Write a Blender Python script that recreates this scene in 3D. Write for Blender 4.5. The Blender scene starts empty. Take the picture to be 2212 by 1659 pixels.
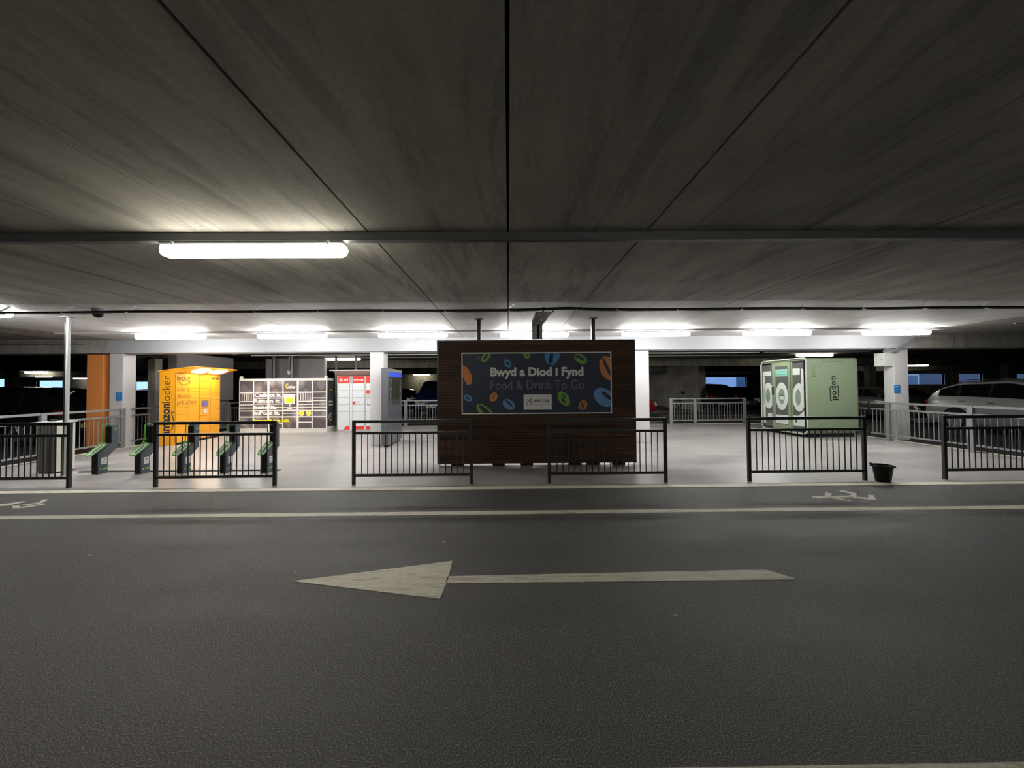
import bpy, bmesh, math, random
from mathutils import Matrix, Vector
random.seed(7)
PI = math.pi
scene = bpy.context.scene
COL = scene.collection

# ---------------------------------------------------------------- camera, world, exposure
EYE = 1.53
CEIL = 2.863
cam_d = bpy.data.cameras.new('camera')
cam = bpy.data.objects.new('camera', cam_d)
COL.objects.link(cam)
cam_d.sensor_fit = 'HORIZONTAL'; cam_d.sensor_width = 36.0
cam_d.lens = 831.0 / 2212 * 36.0
cam_d.shift_y = -11.0 / 2212
cam_d.clip_end = 400; cam_d.clip_start = 0.02
cam.matrix_world = (Matrix.Translation((0, 0, EYE)) @ Matrix.Rotation(-0.0096, 4, 'Z')
                    @ Matrix.Rotation(PI / 2 + math.radians(1.2), 4, 'X') @ Matrix.Rotation(-0.0072, 4, 'Z'))
scene.camera = cam

world = bpy.data.worlds.new('dusk_sky'); scene.world = world
world.use_nodes = True
wn = world.node_tree.nodes; wl = world.node_tree.links
bg = wn['Background']
bg.inputs[0].default_value = (0.30, 0.50, 0.85, 1); bg.inputs[1].default_value = 0.8

vs = scene.view_settings
vs.view_transform = 'Standard'; vs.look = 'None'; vs.gamma = 1.0; vs.use_curve_mapping = False
vs.exposure = 1.2
L_MAIN = 25.0      # radiance of the tubes over the pick-up area
L_NEAR = 10.0      # the single lit tube over the road
L_BACK = 16.0       # tubes deep in the car park

# ---------------------------------------------------------------- materials
MATS = {}
def srgb(r, g, b):
    f = lambda c: (c / 255 / 12.92) if c / 255 <= 0.04045 else ((c / 255 + 0.055) / 1.055) ** 2.4
    return (f(r), f(g), f(b), 1.0)

def mat(name, col, rough=0.5, metal=0.0, var=0.12, scale=6.0, bump=0.0, bscale=60.0, spec=0.5, coat=0.0, stretch=(1, 1, 1)):
    if name in MATS: return MATS[name]
    m = bpy.data.materials.new(name); m.use_nodes = True
    nt = m.node_tree; n = nt.nodes; l = nt.links
    b = n['Principled BSDF']
    b.inputs['Roughness'].default_value = rough; b.inputs['Metallic'].default_value = metal
    b.inputs['Specular IOR Level'].default_value = spec
    if coat: b.inputs['Coat Weight'].default_value = coat
    tc = n.new('ShaderNodeTexCoord'); mp = n.new('ShaderNodeMapping'); mp.inputs['Scale'].default_value = stretch
    l.new(tc.outputs['Object'], mp.inputs['Vector'])
    nz = n.new('ShaderNodeTexNoise'); nz.inputs['Scale'].default_value = scale; nz.inputs['Detail'].default_value = 5
    l.new(mp.outputs['Vector'], nz.inputs['Vector'])
    mix = n.new('ShaderNodeMix'); mix.data_type = 'RGBA'
    c = col if len(col) == 4 else (*col, 1)
    mix.inputs['A'].default_value = [max(0, x * (1 - var)) for x in c[:3]] + [1]
    mix.inputs['B'].default_value = [min(1, x * (1 + var)) for x in c[:3]] + [1]
    l.new(nz.outputs['Fac'], mix.inputs['Factor']); l.new(mix.outputs['Result'], b.inputs['Base Color'])
    if bump:
        n2 = n.new('ShaderNodeTexNoise'); n2.inputs['Scale'].default_value = bscale
        l.new(mp.outputs['Vector'], n2.inputs['Vector'])
        bp = n.new('ShaderNodeBump'); bp.inputs['Strength'].default_value = bump; bp.inputs['Distance'].default_value = 0.01
        l.new(n2.outputs['Fac'], bp.inputs['Height']); l.new(bp.outputs['Normal'], b.inputs['Normal'])
    MATS[name] = m
    return m

def emit(name, col, strength):
    if name in MATS: return MATS[name]
    m = bpy.data.materials.new(name); m.use_nodes = True
    nt = m.node_tree; b = nt.nodes['Principled BSDF']
    b.inputs['Base Color'].default_value = ((0.8, 0.8, 0.8, 1) if strength > 5 else (col[0] * 0.3, col[1] * 0.3, col[2] * 0.3, 1))
    b.inputs['Emission Color'].default_value = (*col[:3], 1); b.inputs['Emission Strength'].default_value = strength
    nz = nt.nodes.new('ShaderNodeTexNoise'); nz.inputs['Scale'].default_value = 3
    mr = nt.nodes.new('ShaderNodeMapRange'); mr.inputs['To Min'].default_value = strength * 0.93; mr.inputs['To Max'].default_value = strength * 1.07
    nt.links.new(nz.outputs['Fac'], mr.inputs['Value']); nt.links.new(mr.outputs['Result'], b.inputs['Emission Strength'])
    MATS[name] = m
    return m

def ramp(n, stops):
    r = n.new('ShaderNodeValToRGB'); e = r.color_ramp.elements
    while len(e) < len(stops): e.new(0.5)
    for k, (p, c) in enumerate(stops):
        e[k].position = p; e[k].color = c if len(c) == 4 else (*c, 1)
    return r

def g3(v): return (v, v, v, 1)

def mul(n, l, a, b, fac=1.0, mode='MULTIPLY'):
    m = n.new('ShaderNodeMix'); m.data_type = 'RGBA'; m.blend_type = mode; m.inputs['Factor'].default_value = fac
    l.new(a, m.inputs['A']); l.new(b, m.inputs['B'])
    return m.outputs['Result']

def noise(n, l, vec, scale, detail=6, rough=0.6, stretch=None, dist=0.0):
    if stretch:
        mp = n.new('ShaderNodeMapping'); mp.inputs['Scale'].default_value = stretch
        l.new(vec, mp.inputs['Vector']); vec = mp.outputs['Vector']
    t = n.new('ShaderNodeTexNoise'); t.inputs['Scale'].default_value = scale; t.inputs['Detail'].default_value = detail
    t.inputs['Roughness'].default_value = rough; t.inputs['Distortion'].default_value = dist
    l.new(vec, t.inputs['Vector'])
    return t.outputs['Fac']

def base_mat(name):
    m = bpy.data.materials.new(name); m.use_nodes = True; MATS[name] = m
    nt = m.node_tree
    tc = nt.nodes.new('ShaderNodeTexCoord')
    return m, nt.nodes, nt.links, nt.nodes['Principled BSDF'], tc.outputs['Object']

def make_concrete(name, lo, hi, rough=0.85, streak=True):
    m, n, l, b, v = base_mat(name)
    a = noise(n, l, v, 1.0, 9, 0.68, (2.4, 0.55, 1), 0.5)
    r1 = ramp(n, [(0.34, lo), (0.5, [(x + y) / 2 for x, y in zip(lo, hi)]), (0.68, hi)]); l.new(a, r1.inputs['Fac'])
    fine = noise(n, l, v, 38, 4, 0.7)
    r2 = ramp(n, [(0.3, g3(0.86)), (0.7, g3(1.08))]); l.new(fine, r2.inputs['Fac'])
    big = noise(n, l, v, 0.7, 3)
    r3 = ramp(n, [(0.3, g3(0.82)), (0.7, g3(1.12))]); l.new(big, r3.inputs['Fac'])
    sk = noise(n, l, v, 1.0, 7, 0.66, (4.2, 0.40, 1), 0.9)
    r4 = ramp(n, [(0.0, g3(1)), (0.52, g3(1)), (0.62, g3(0.72)), (0.72, g3(0.88))]); l.new(sk, r4.inputs['Fac'])
    o = mul(n, l, r1.outputs['Color'], r2.outputs['Color'])
    o = mul(n, l, o, r3.outputs['Color'])
    if streak: o = mul(n, l, o, r4.outputs['Color'])
    l.new(o, b.inputs['Base Color'])
    b.inputs['Roughness'].default_value = rough; b.inputs['Specular IOR Level'].default_value = 0.25
    bp = n.new('ShaderNodeBump'); bp.inputs['Strength'].default_value = 0.12; bp.inputs['Distance'].default_value = 0.01
    l.new(a, bp.inputs['Height']); l.new(bp.outputs['Normal'], b.inputs['Normal'])
    return m

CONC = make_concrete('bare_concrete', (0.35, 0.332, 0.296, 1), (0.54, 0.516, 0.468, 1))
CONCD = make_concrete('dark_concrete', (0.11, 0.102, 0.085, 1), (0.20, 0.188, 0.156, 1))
OLIVE = make_concrete('olive_concrete', (0.13, 0.125, 0.09, 1), (0.22, 0.21, 0.15, 1), streak=False)
PAINT_C = make_concrete('painted_ceiling', (0.62, 0.61, 0.59, 1), (0.77, 0.76, 0.74, 1), 0.6, streak=False)
PAINT_W = mat('white_wall_paint', (0.64, 0.63, 0.63), 0.55, var=0.03, scale=2)
PAINT_B = mat('white_beam_paint', (0.42, 0.43, 0.445), 0.6, var=0.03, scale=2)
PAINT_L = mat('lilac_grey_paint', (0.42, 0.39, 0.40), 0.7, var=0.06, scale=1.5)
ORANGE_P = mat('orange_paint', (0.95, 0.34, 0.09), 0.5, var=0.05)

def make_asphalt(name, k=1.0):
    m, n, l, b, v = base_mat(name)
    agg = noise(n, l, v, 130, 3, 0.75)
    r1 = ramp(n, [(0.32, (0.016 * k, 0.0155 * k, 0.014 * k)), (0.52, (0.050 * k, 0.048 * k, 0.044 * k)), (0.68, (0.19 * k, 0.185 * k, 0.17 * k))]); l.new(agg, r1.inputs['Fac'])
    big = noise(n, l, v, 1.0, 4, 0.6, (0.35, 1.6, 1))
    r2 = ramp(n, [(0.32, g3(0.72)), (0.68, g3(1.25))]); l.new(big, r2.inputs['Fac'])
    # pale spots trodden into the surface
    vo = n.new('ShaderNodeTexVoronoi'); vo.inputs['Scale'].default_value = 2.4; l.new(v, vo.inputs['Vector'])
    jit = noise(n, l, v, 60, 2)
    ad = n.new('ShaderNodeMath'); ad.operation = 'MULTIPLY_ADD'; ad.inputs[1].default_value = 0.014; l.new(jit, ad.inputs[0]); l.new(vo.outputs['Distance'], ad.inputs[2])
    r3 = ramp(n, [(0.0, g3(1)), (0.040, g3(1)), (0.046, g3(0))]); l.new(ad.outputs[0], r3.inputs['Fac'])
    sel = n.new('ShaderNodeSeparateColor'); l.new(vo.outputs['Color'], sel.inputs[0])
    th = n.new('ShaderNodeMath'); th.operation = 'GREATER_THAN'; th.inputs[1].default_value = 0.35; l.new(sel.outputs[0], th.inputs[0])
    ms = n.new('ShaderNodeMath'); ms.operation = 'MULTIPLY'; l.new(r3.outputs['Color'], ms.inputs[0]); l.new(th.outputs[0], ms.inputs[1])
    o = mul(n, l, r1.outputs['Color'], r2.outputs['Color'])
    mx = n.new('ShaderNodeMix'); mx.data_type = 'RGBA'; l.new(ms.outputs[0], mx.inputs['Factor']); l.new(o, mx.inputs['A']); mx.inputs['B'].default_value = (0.34, 0.33, 0.27, 1)
    l.new(mx.outputs['Result'], b.inputs['Base Color'])
    rr = ramp(n, [(0.3, g3(0.42)), (0.7, g3(0.7))]); l.new(big, rr.inputs['Fac']); l.new(rr.outputs['Color'], b.inputs['Roughness'])
    b.inputs['Specular IOR Level'].default_value = 0.35
    bp = n.new('ShaderNodeBump'); bp.inputs['Strength'].default_value = 0.8; bp.inputs['Distance'].default_value = 0.008
    l.new(agg, bp.inputs['Height']); l.new(bp.outputs['Normal'], b.inputs['Normal'])
    return m
ASPH = make_asphalt('asphalt', 1.8); ASPH2 = make_asphalt('footway_asphalt', 1.9)

def make_floor():
    m, n, l, b, v = base_mat('pale_resin_floor')
    a = noise(n, l, v, 1.1, 6, 0.65, (0.5, 1.5, 1), 0.8)
    r1 = ramp(n, [(0.3, (0.32, 0.305, 0.295)), (0.5, (0.415, 0.40, 0.388)), (0.7, (0.50, 0.485, 0.47))]); l.new(a, r1.inputs['Fac'])
    s = noise(n, l, v, 2.2, 5, 0.7, (1, 2.6, 1), 1.5)
    r2 = ramp(n, [(0.0, g3(1)), (0.6, g3(1)), (0.72, g3(0.8))]); l.new(s, r2.inputs['Fac'])
    l.new(mul(n, l, r1.outputs['Color'], r2.outputs['Color']), b.inputs['Base Color'])
    rr = ramp(n, [(0.3, g3(0.27)), (0.7, g3(0.42))]); l.new(a, rr.inputs['Fac']); l.new(rr.outputs['Color'], b.inputs['Roughness'])
    bp = n.new('ShaderNodeBump'); bp.inputs['Strength'].default_value = 0.03; bp.inputs['Distance'].default_value = 0.01
    l.new(s, bp.inputs['Height']); l.new(bp.outputs['Normal'], b.inputs['Normal'])
    return m
FLOOR = make_floor()

def make_marking():
    m, n, l, b, v = base_mat('worn_road_paint')
    a = noise(n, l, v, 1.0, 6, 0.7, (2.2, 26, 1), 1.6)
    r1 = ramp(n, [(0.36, (0.36, 0.33, 0.25)), (0.46, (0.66, 0.625, 0.50)), (0.75, (0.80, 0.765, 0.63))]); l.new(a, r1.inputs['Fac'])
    f = noise(n, l, v, 90, 3)
    r2 = ramp(n, [(0.3, g3(0.8)), (0.6, g3(1.05))]); l.new(f, r2.inputs['Fac'])
    l.new(mul(n, l, r1.outputs['Color'], r2.outputs['Color']), b.inputs['Base Color'])
    b.inputs['Roughness'].default_value = 0.6
    bp = n.new('ShaderNodeBump'); bp.inputs['Strength'].default_value = 0.9; bp.inputs['Distance'].default_value = 0.006
    l.new(a, bp.inputs['Height']); l.new(bp.outputs['Normal'], b.inputs['Normal'])
    return m
MARK = make_marking()
KERB = mat('cream_kerb_paint', (0.84, 0.79, 0.66), 0.6, var=0.15, scale=14, bump=0.2)

def make_wood():
    m, n, l, b, v = base_mat('dark_timber')
    a = noise(n, l, v, 1.0, 6, 0.65, (1.2, 1, 22), 0.8)
    r1 = ramp(n, [(0.28, (0.045, 0.021, 0.010)), (0.55, (0.095, 0.046, 0.023)), (0.75, (0.15, 0.075, 0.04))]); l.new(a, r1.inputs['Fac'])
    big = noise(n, l, v, 0.9, 3)
    r2 = ramp(n, [(0.3, g3(0.75)), (0.7, g3(1.2))]); l.new(big, r2.inputs['Fac'])
    l.new(mul(n, l, r1.outputs['Color'], r2.outputs['Color']), b.inputs['Base Color'])
    b.inputs['Roughness'].default_value = 0.6; b.inputs['Specular IOR Level'].default_value = 0.3
    return m
WOOD = make_wood()

def make_camo():
    m, n, l, b, v = base_mat('patterned_door_wrap')
    mp = n.new('ShaderNodeMapping'); mp.inputs['Scale'].default_value = (3.2, 1, 2.6); l.new(v, mp.inputs['Vector'])
    vo = n.new('ShaderNodeTexVoronoi'); vo.inputs['Scale'].default_value = 1.0; vo.feature = 'SMOOTH_F1'
    vo.inputs['Smoothness'].default_value = 0.4
    l.new(mp.outputs['Vector'], vo.inputs['Vector'])
    r1 = ramp(n, [(0.30, (0.27, 0.255, 0.26)), (0.32, (0.165, 0.145, 0.155)), (0.50, (0.165, 0.145, 0.155)), (0.52, (0.10, 0.085, 0.092))]); l.new(vo.outputs['Distance'], r1.inputs['Fac'])
    l.new(r1.outputs['Color'], b.inputs['Base Color']); b.inputs['Roughness'].default_value = 0.35
    return m
CAMO = make_camo()

BLK_METAL = mat('charcoal_powder_coat', (0.030, 0.031, 0.034), 0.38, 0.2)
GALV = mat('pale_galvanised_steel', (0.30, 0.31, 0.32), 0.42, 0.35)
DGALV = mat('grey_steel', (0.20, 0.21, 0.215), 0.4, 0.6)
WHITE_METAL = mat('white_metal', (0.72, 0.73, 0.72), 0.4)
BLACK = mat('black_plastic', (0.007, 0.007, 0.008), 0.55, spec=0.25)
DARKSOFT = mat('black_rubber', (0.006, 0.006, 0.006), 0.8)
DOCKG = mat('slate_grey_shell', (0.075, 0.085, 0.098), 0.5)
GREEN = mat('bright_green_plastic', (0.13, 0.62, 0.05), 0.35)
WPLAST = mat('white_plastic', (0.72, 0.74, 0.73), 0.4)
GREYP = mat('grey_plastic', (0.42, 0.42, 0.43), 0.5)
AMZ = mat('marigold_panel', (0.93, 0.40, 0.012), 0.35, var=0.03)
AMZD = mat('marigold_gap', (0.42, 0.15, 0.01), 0.6)
AMZT = mat('brown_print', (0.10, 0.05, 0.02), 0.7, spec=0.2)
AMZT2 = mat('navy_print', (0.03, 0.033, 0.05), 0.7, spec=0.2)
CREAM = mat('cream_steel', (0.80, 0.80, 0.75), 0.35, var=0.03)
CHAR = mat('charcoal_wrap', (0.045, 0.042, 0.046), 0.35)
YEL = mat('yellow_print', (0.95, 0.72, 0.02), 0.45)
WPRINT = mat('white_print', (0.85, 0.85, 0.86), 0.45, var=0.02)
RED = mat('red_panel', (0.80, 0.045, 0.03), 0.35)
PALE = mat('pale_panel', (0.68, 0.72, 0.76), 0.35, var=0.02)
SHADE_PRINT = mat('shadow_line_and_print', (0.10, 0.10, 0.105), 0.7)  # dark grey for the platform-edge shadow line and for small print
SLATE = mat('slate_panel', (0.085, 0.092, 0.108), 0.28)
SAGE = mat('sage_green_panel', (0.235, 0.30, 0.19), 0.42, var=0.05)
SAGEL = mat('pale_sage_trim', (0.50, 0.56, 0.46), 0.4)
FROST = mat('frosted_film', (0.62, 0.68, 0.63), 0.5, var=0.02)
SAGEF = mat('sage_film', (0.22, 0.29, 0.23), 0.5)
MINT = mat('mint_film', (0.28, 0.58, 0.48), 0.45)
DARKPRINT = mat('black_print', (0.008, 0.009, 0.008), 0.5)
FADED = mat('faded_green_print', (0.10, 0.14, 0.09), 0.6)
NAVY = mat('navy_board', (0.018, 0.027, 0.062), 0.5, var=0.1)
S_WHITE = mat('board_white', (0.80, 0.80, 0.80), 0.5, var=0.02)
S_GREY = mat('board_grey', (0.19, 0.20, 0.225), 0.5)
S_OR = mat('board_orange', (0.68, 0.24, 0.06), 0.5)
S_BL = mat('board_blue', (0.06, 0.28, 0.62), 0.5)
S_BL2 = mat('board_light_blue', (0.13, 0.33, 0.68), 0.5)
S_GR = mat('board_green', (0.17, 0.40, 0.06), 0.5)
NBLUE = mat('blue_notice', (0.03, 0.22, 0.58), 0.5)
SCREEN = emit('lit_yellow_screen', (0.80, 0.95, 0.02), 0.30)
SCREEN2 = emit('lit_violet_screen', (0.22, 0.18, 0.40), 0.25)
SCREENB = emit('lit_blue_header', (0.02, 0.07, 0.75), 0.35)
SCREENT = emit('lit_departure_text', (0.42, 0.44, 0.34), 0.12)
SCREEND = mat('dark_screen_glass', (0.045, 0.05, 0.042), 0.15)
TYRE = mat('tyre_rubber', (0.012, 0.012, 0.012), 0.85)
RIM = mat('alloy_rim', (0.45, 0.45, 0.46), 0.3, 0.8)
CARGLASS = mat('tinted_car_glass', (0.006, 0.007, 0.008), 0.06, spec=0.7)
LAMP_R = mat('red_lamp_lens', (0.20, 0.006, 0.010), 0.15)
LAMP_W = mat('clear_lamp_lens', (0.75, 0.76, 0.76), 0.1)
PLATE_Y = mat('yellow_number_plate', (0.80, 0.58, 0.25), 0.4)
PLATE_W = mat('white_number_plate', (0.75, 0.75, 0.72), 0.4)
CHROME = mat('chrome', (0.75, 0.75, 0.75), 0.12, 1.0)
ALU = mat('aluminium_frame', (0.72, 0.72, 0.72), 0.35, 0.3)
TUBE = emit('lit_diffuser', (1.0, 0.99, 0.97), L_MAIN)
TUBE_N = emit('warm_lit_diffuser', (1.0, 0.96, 0.80), L_NEAR)
TUBE_B = emit('distant_lit_diffuser', (1.0, 0.97, 0.82), L_BACK)
LED = emit('canopy_led', (1.0, 0.93, 0.78), 16.0)

# ---------------------------------------------------------------- mesh building
class MB:
    def __init__(s): s.v = []; s.f = []; s.m = []; s.T = Matrix.Identity(4)
    def add(s, vs, fs, mi=0):
        o = len(s.v); s.v += [tuple(s.T @ Vector(p)) for p in vs]
        s.f += [tuple(i + o for i in f) for f in fs]; s.m += [mi] * len(fs); return s
    def box(s, x0, x1, y0, y1, z0, z1, mi=0):
        return s.add([(x0, y0, z0), (x1, y0, z0), (x1, y1, z0), (x0, y1, z0), (x0, y0, z1), (x1, y0, z1), (x1, y1, z1), (x0, y1, z1)],
                     [(0, 3, 2, 1), (4, 5, 6, 7), (0, 1, 5, 4), (1, 2, 6, 5), (2, 3, 7, 6), (3, 0, 4, 7)], mi)
    def prism(s, poly, axis, a, b, mi=0):
        """poly in the two other axes (x->(y,z), y->(x,z), z->(x,y)), extruded from a to b."""
        n = len(poly)
        def P(p, t):
            return {'x': (t, p[0], p[1]), 'y': (p[0], t, p[1]), 'z': (p[0], p[1], t)}[axis]
        vs = [P(p, a) for p in poly] + [P(p, b) for p in poly]
        fs = [tuple(range(n))[::-1], tuple(range(n, 2 * n))] + [(i, (i + 1) % n, n + (i + 1) % n, n + i) for i in range(n)]
        return s.add(vs, fs, mi)
    def lathe(s, prof, n=24, c=(0, 0, 0), axis='z', mi=0):
        vs = []
        for r, h in prof:
            for k in range(n):
                a = 2 * PI * k / n; p = (r * math.cos(a), r * math.sin(a), h)
                if axis == 'y': p = (p[0], p[2], p[1])
                if axis == 'x': p = (p[2], p[0], p[1])
                vs.append((p[0] + c[0], p[1] + c[1], p[2] + c[2]))
        fs = [(i * n + k, i * n + (k + 1) % n, (i + 1) * n + (k + 1) % n, (i + 1) * n + k) for i in range(len(prof) - 1) for k in range(n)]
        fs += [tuple(range(n))[::-1], tuple(range((len(prof) - 1) * n, len(prof) * n))]
        return s.add(vs, fs, mi)
    def tube(s, path, r, n=8, mi=0, closed=False):
        pts = [Vector(p) for p in path]; N = len(pts); vs = []
        up0 = Vector((0, 0, 1))
        for i, p in enumerate(pts):
            if closed: d = pts[(i + 1) % N] - pts[i - 1]
            else: d = (pts[min(i + 1, N - 1)] - pts[max(i - 1, 0)])
            d.normalize()
            u = d.cross(up0)
            if u.length < 0.05: u = d.cross(Vector((0, 1, 0)))
            u.normalize(); w = u.cross(d)
            for k in range(n):
                a = 2 * PI * k / n; vs.append(tuple(p + (u * math.cos(a) + w * math.sin(a)) * r))
        R = N if closed else N - 1
        fs = [(i * n + k, i * n + (k + 1) % n, ((i + 1) % N) * n + (k + 1) % n, ((i + 1) % N) * n + k) for i in range(R) for k in range(n)]
        if not closed: fs += [tuple(range(n))[::-1], tuple(range((N - 1) * n, N * n))]
        return s.add(vs, fs, mi)
    def build(s, name, mats, parent=None, bevel=0.0, smooth=False, seg=2, loc=None):
        me = bpy.data.meshes.new(name); me.from_pydata(s.v, [], s.f); me.update()
        bm = bmesh.new(); bm.from_mesh(me); bmesh.ops.recalc_face_normals(bm, faces=bm.faces)
        bm.to_mesh(me); bm.free()
        for m_ in (mats if isinstance(mats, (list, tuple)) else [mats]): me.materials.append(m_)
        if len(me.materials) > 1: me.polygons.foreach_set('material_index', s.m)
        if smooth: me.polygons.foreach_set('use_smooth', [True] * len(me.polygons))
        o = bpy.data.objects.new(name, me); COL.objects.link(o)
        if parent: o.parent = parent
        if loc: o.location = loc
        if bevel:
            b = o.modifiers.new('edge', 'BEVEL'); b.width = bevel; b.segments = seg; b.limit_method = 'ANGLE'; b.angle_limit = 0.7
        if smooth and len(me.polygons):
            try: me.set_sharp_from_angle(angle=0.8)
            except Exception: pass
        return o

def bx(*a): return MB().box(*a)

def tag(o, label=None, cat=None, group=None, kind=None):
    if label: o['label'] = label
    if cat: o['category'] = cat
    if group: o['group'] = group
    if kind: o['kind'] = kind
    return o

def thing(name, label, cat, loc=(0, 0, 0), rz=0.0, group=None):
    o = bpy.data.objects.new(name, None); COL.objects.link(o)
    o.empty_display_size = 0.1
    o.location = loc; o.rotation_euler = (0, 0, rz)
    return tag(o, label, cat, group)

def struct(name, mb, mats, bevel=0.0, label=None):
    return tag(mb.build(name, mats, None, bevel), label, None, None, 'structure')

def dup(o, parent=None):
    c = o.copy(); COL.objects.link(c)
    if parent: c.parent = parent
    for ch in list(o.children): dup(ch, c)
    return c

def place(o, loc, rz, label, group=None):
    o.location = loc; o.rotation_euler = (0, 0, rz); o['label'] = label
    if group: o['group'] = group
    return o

# flat shapes and lettering: U,V axes and origin of the panel they sit on, in the parent's coordinates
FRONT = (Vector((1, 0, 0)), Vector((0, 0, 1)))
def frame(origin, U, V):
    N = U.cross(V)
    return Matrix((( U.x, V.x, N.x, origin[0]), (U.y, V.y, N.y, origin[1]), (U.z, V.z, N.z, origin[2]), (0, 0, 0, 1)))

def text_mb(s, x0, y0, x1, y1, bold=0.0, shear=0.0, spacing=1.0, thick=0.002):
    """lettering fitted to the box x0..x1, y0..y1 of its panel"""
    cu = bpy.data.curves.new('t', 'FONT'); cu.body = s; cu.size = 1; cu.offset = bold; cu.shear = shear; cu.space_character = spacing
    cu.extrude = 0.0; cu.resolution_u = 3
    ob = bpy.data.objects.new('t', cu); COL.objects.link(ob)
    dg = bpy.context.evaluated_depsgraph_get()
    me = bpy.data.meshes.new_from_object(ob.evaluated_get(dg))
    xs = [v.co.x for v in me.vertices]; ys = [v.co.y for v in me.vertices]
    ax, bx_, ay, by = min(xs), max(xs), min(ys), max(ys)
    sx = (x1 - x0) / (bx_ - ax); sy = (y1 - y0) / (by - ay)
    mb = MB()
    mb.add([(x0 + (v.co.x - ax) * sx, y0 + (v.co.y - ay) * sy, thick) for v in me.vertices], [tuple(p.vertices) for p in me.polygons])
    bpy.data.objects.remove(ob); bpy.data.curves.remove(cu); bpy.data.meshes.remove(me)
    return mb

def on_panel(mb, M):
    mb.v = [tuple(M @ Vector(p)) for p in mb.v]; return mb

def letter(s, M, x0, y0, x1, y1, m, parent, bold=0.0, shear=0.0, spacing=1.0, name='lettering', thick=0.002):
    o = on_panel(text_mb(s, x0, y0, x1, y1, bold, shear, spacing, thick), M).build(name, m, parent)
    return o

def poly_mb(polys, h=0.003):
    mb = MB()
    for p in polys: mb.prism(p, 'z', 0.0005, h)
    return mb

def ellipse(cx, cy, rx, ry, rot=0, n=28, a0=0, a1=2 * PI):
    full = abs(a1 - a0 - 2 * PI) < 1e-6
    N = n if full else n + 1
    out = []
    for k in range(N):
        a = a0 + (a1 - a0) * k / n
        x, y = rx * math.cos(a), ry * math.sin(a)
        out.append((cx + x * math.cos(rot) - y * math.sin(rot), cy + x * math.sin(rot) + y * math.cos(rot)))
    return out

def clip(poly, x0, y0, x1, y1):
    def cut(p, inside, inter):
        out = []
        for i in range(len(p)):
            a, b = p[i - 1], p[i]
            ia, ib = inside(a), inside(b)
            if ib:
                if not ia: out.append(inter(a, b))
                out.append(b)
            elif ia: out.append(inter(a, b))
        return out
    def ix(c): return lambda a, b: (c, a[1] + (b[1] - a[1]) * (c - a[0]) / (b[0] - a[0]))
    def iy(c): return lambda a, b: (a[0] + (b[0] - a[0]) * (c - a[1]) / (b[1] - a[1]), c)
    for ins, it in ((lambda q: q[0] >= x0, ix(x0)), (lambda q: q[0] <= x1, ix(x1)), (lambda q: q[1] >= y0, iy(y0)), (lambda q: q[1] <= y1, iy(y1))):
        if not poly: return poly
        poly = cut(poly, ins, it)
    return poly

def ribbon(pts, w):
    """polygon strips along a 2D path"""
    out = []
    for a, b in zip(pts[:-1], pts[1:]):
        d = Vector((b[0] - a[0], b[1] - a[1])); d.normalize(); n = Vector((-d.y, d.x)) * w / 2
        e = d * w * 0.25
        out.append([(a[0] - e.x + n.x, a[1] - e.y + n.y), (a[0] - e.x - n.x, a[1] - e.y - n.y), (b[0] + e.x - n.x, b[1] + e.y - n.y), (b[0] + e.x + n.x, b[1] + e.y + n.y)])
    return out

# ================================================================ THE BUILDING
XW, XE, YS, YN = -75.0, 75.0, -14.0, 44.0
# road, cycle lane, platform, car park floor
struct('road', MB().box(XW, XE, YS, 4.66, -0.3, 0.0), ASPH, label='dark asphalt road in front of the railings')
struct('footway', MB().box(XW, XE, 4.78, 5.80, -0.3, 0.0), ASPH2, label='narrow asphalt footway between two cream lines')
struct('floor', MB().box(-10.12, 10.5, 5.985, 15.32, -0.3, 0.0), FLOOR, label='pale resin floor of the pick-up area')
mb = MB().box(XW, -10.22, 5.96, YN, -0.3, 0.0).box(10.6, XE, 5.96, YN, -0.3, 0.0).box(-10.22, 10.6, 15.42, YN, -0.3, 0.0)
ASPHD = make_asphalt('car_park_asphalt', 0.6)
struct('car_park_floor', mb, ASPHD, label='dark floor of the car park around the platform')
struct('trim_1', MB().box(XW, XE, 4.66, 4.78, -0.3, 0.003), MARK, label='cream line between road and footway')
struct('trim_2', MB().box(XW, XE, 5.80, 5.96, -0.3, 0.006), KERB, label='cream kerb line along the edge of the platform')
struct('trim_6', MB().box(-10.12, 10.5, 5.9605, 5.985, -0.3, 0.001), SHADE_PRINT, label='dark strip painted as the shadow line between the resin floor and the cream kerb')  # shadow line at the platform edge, drawn as a dark strip
struct('trim_3', MB().box(-10.22, -10.12, 5.96, 15.42, -0.3, 0.012).box(10.5, 10.6, 5.96, 15.42, -0.3, 0.012).box(-10.12, 10.5, 15.32, 15.42, -0.3, 0.012), KERB, label='pale kerb around the sides and back of the platform')
struct('trim_4', MB().box(-9, 9, 1.44, 1.565, -0.01, 0.003), MARK, label='cream line at the near edge of the road')
mb = MB()
for y in (16.6, 17.6, 19.4, 22.5): mb.box(-9.5 if y < 18 else -7, 12.5, y, y + 0.08, -0.01, 0.003)
struct('trim_5', mb, MARK, label='pale parking bay lines behind the platform')

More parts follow.
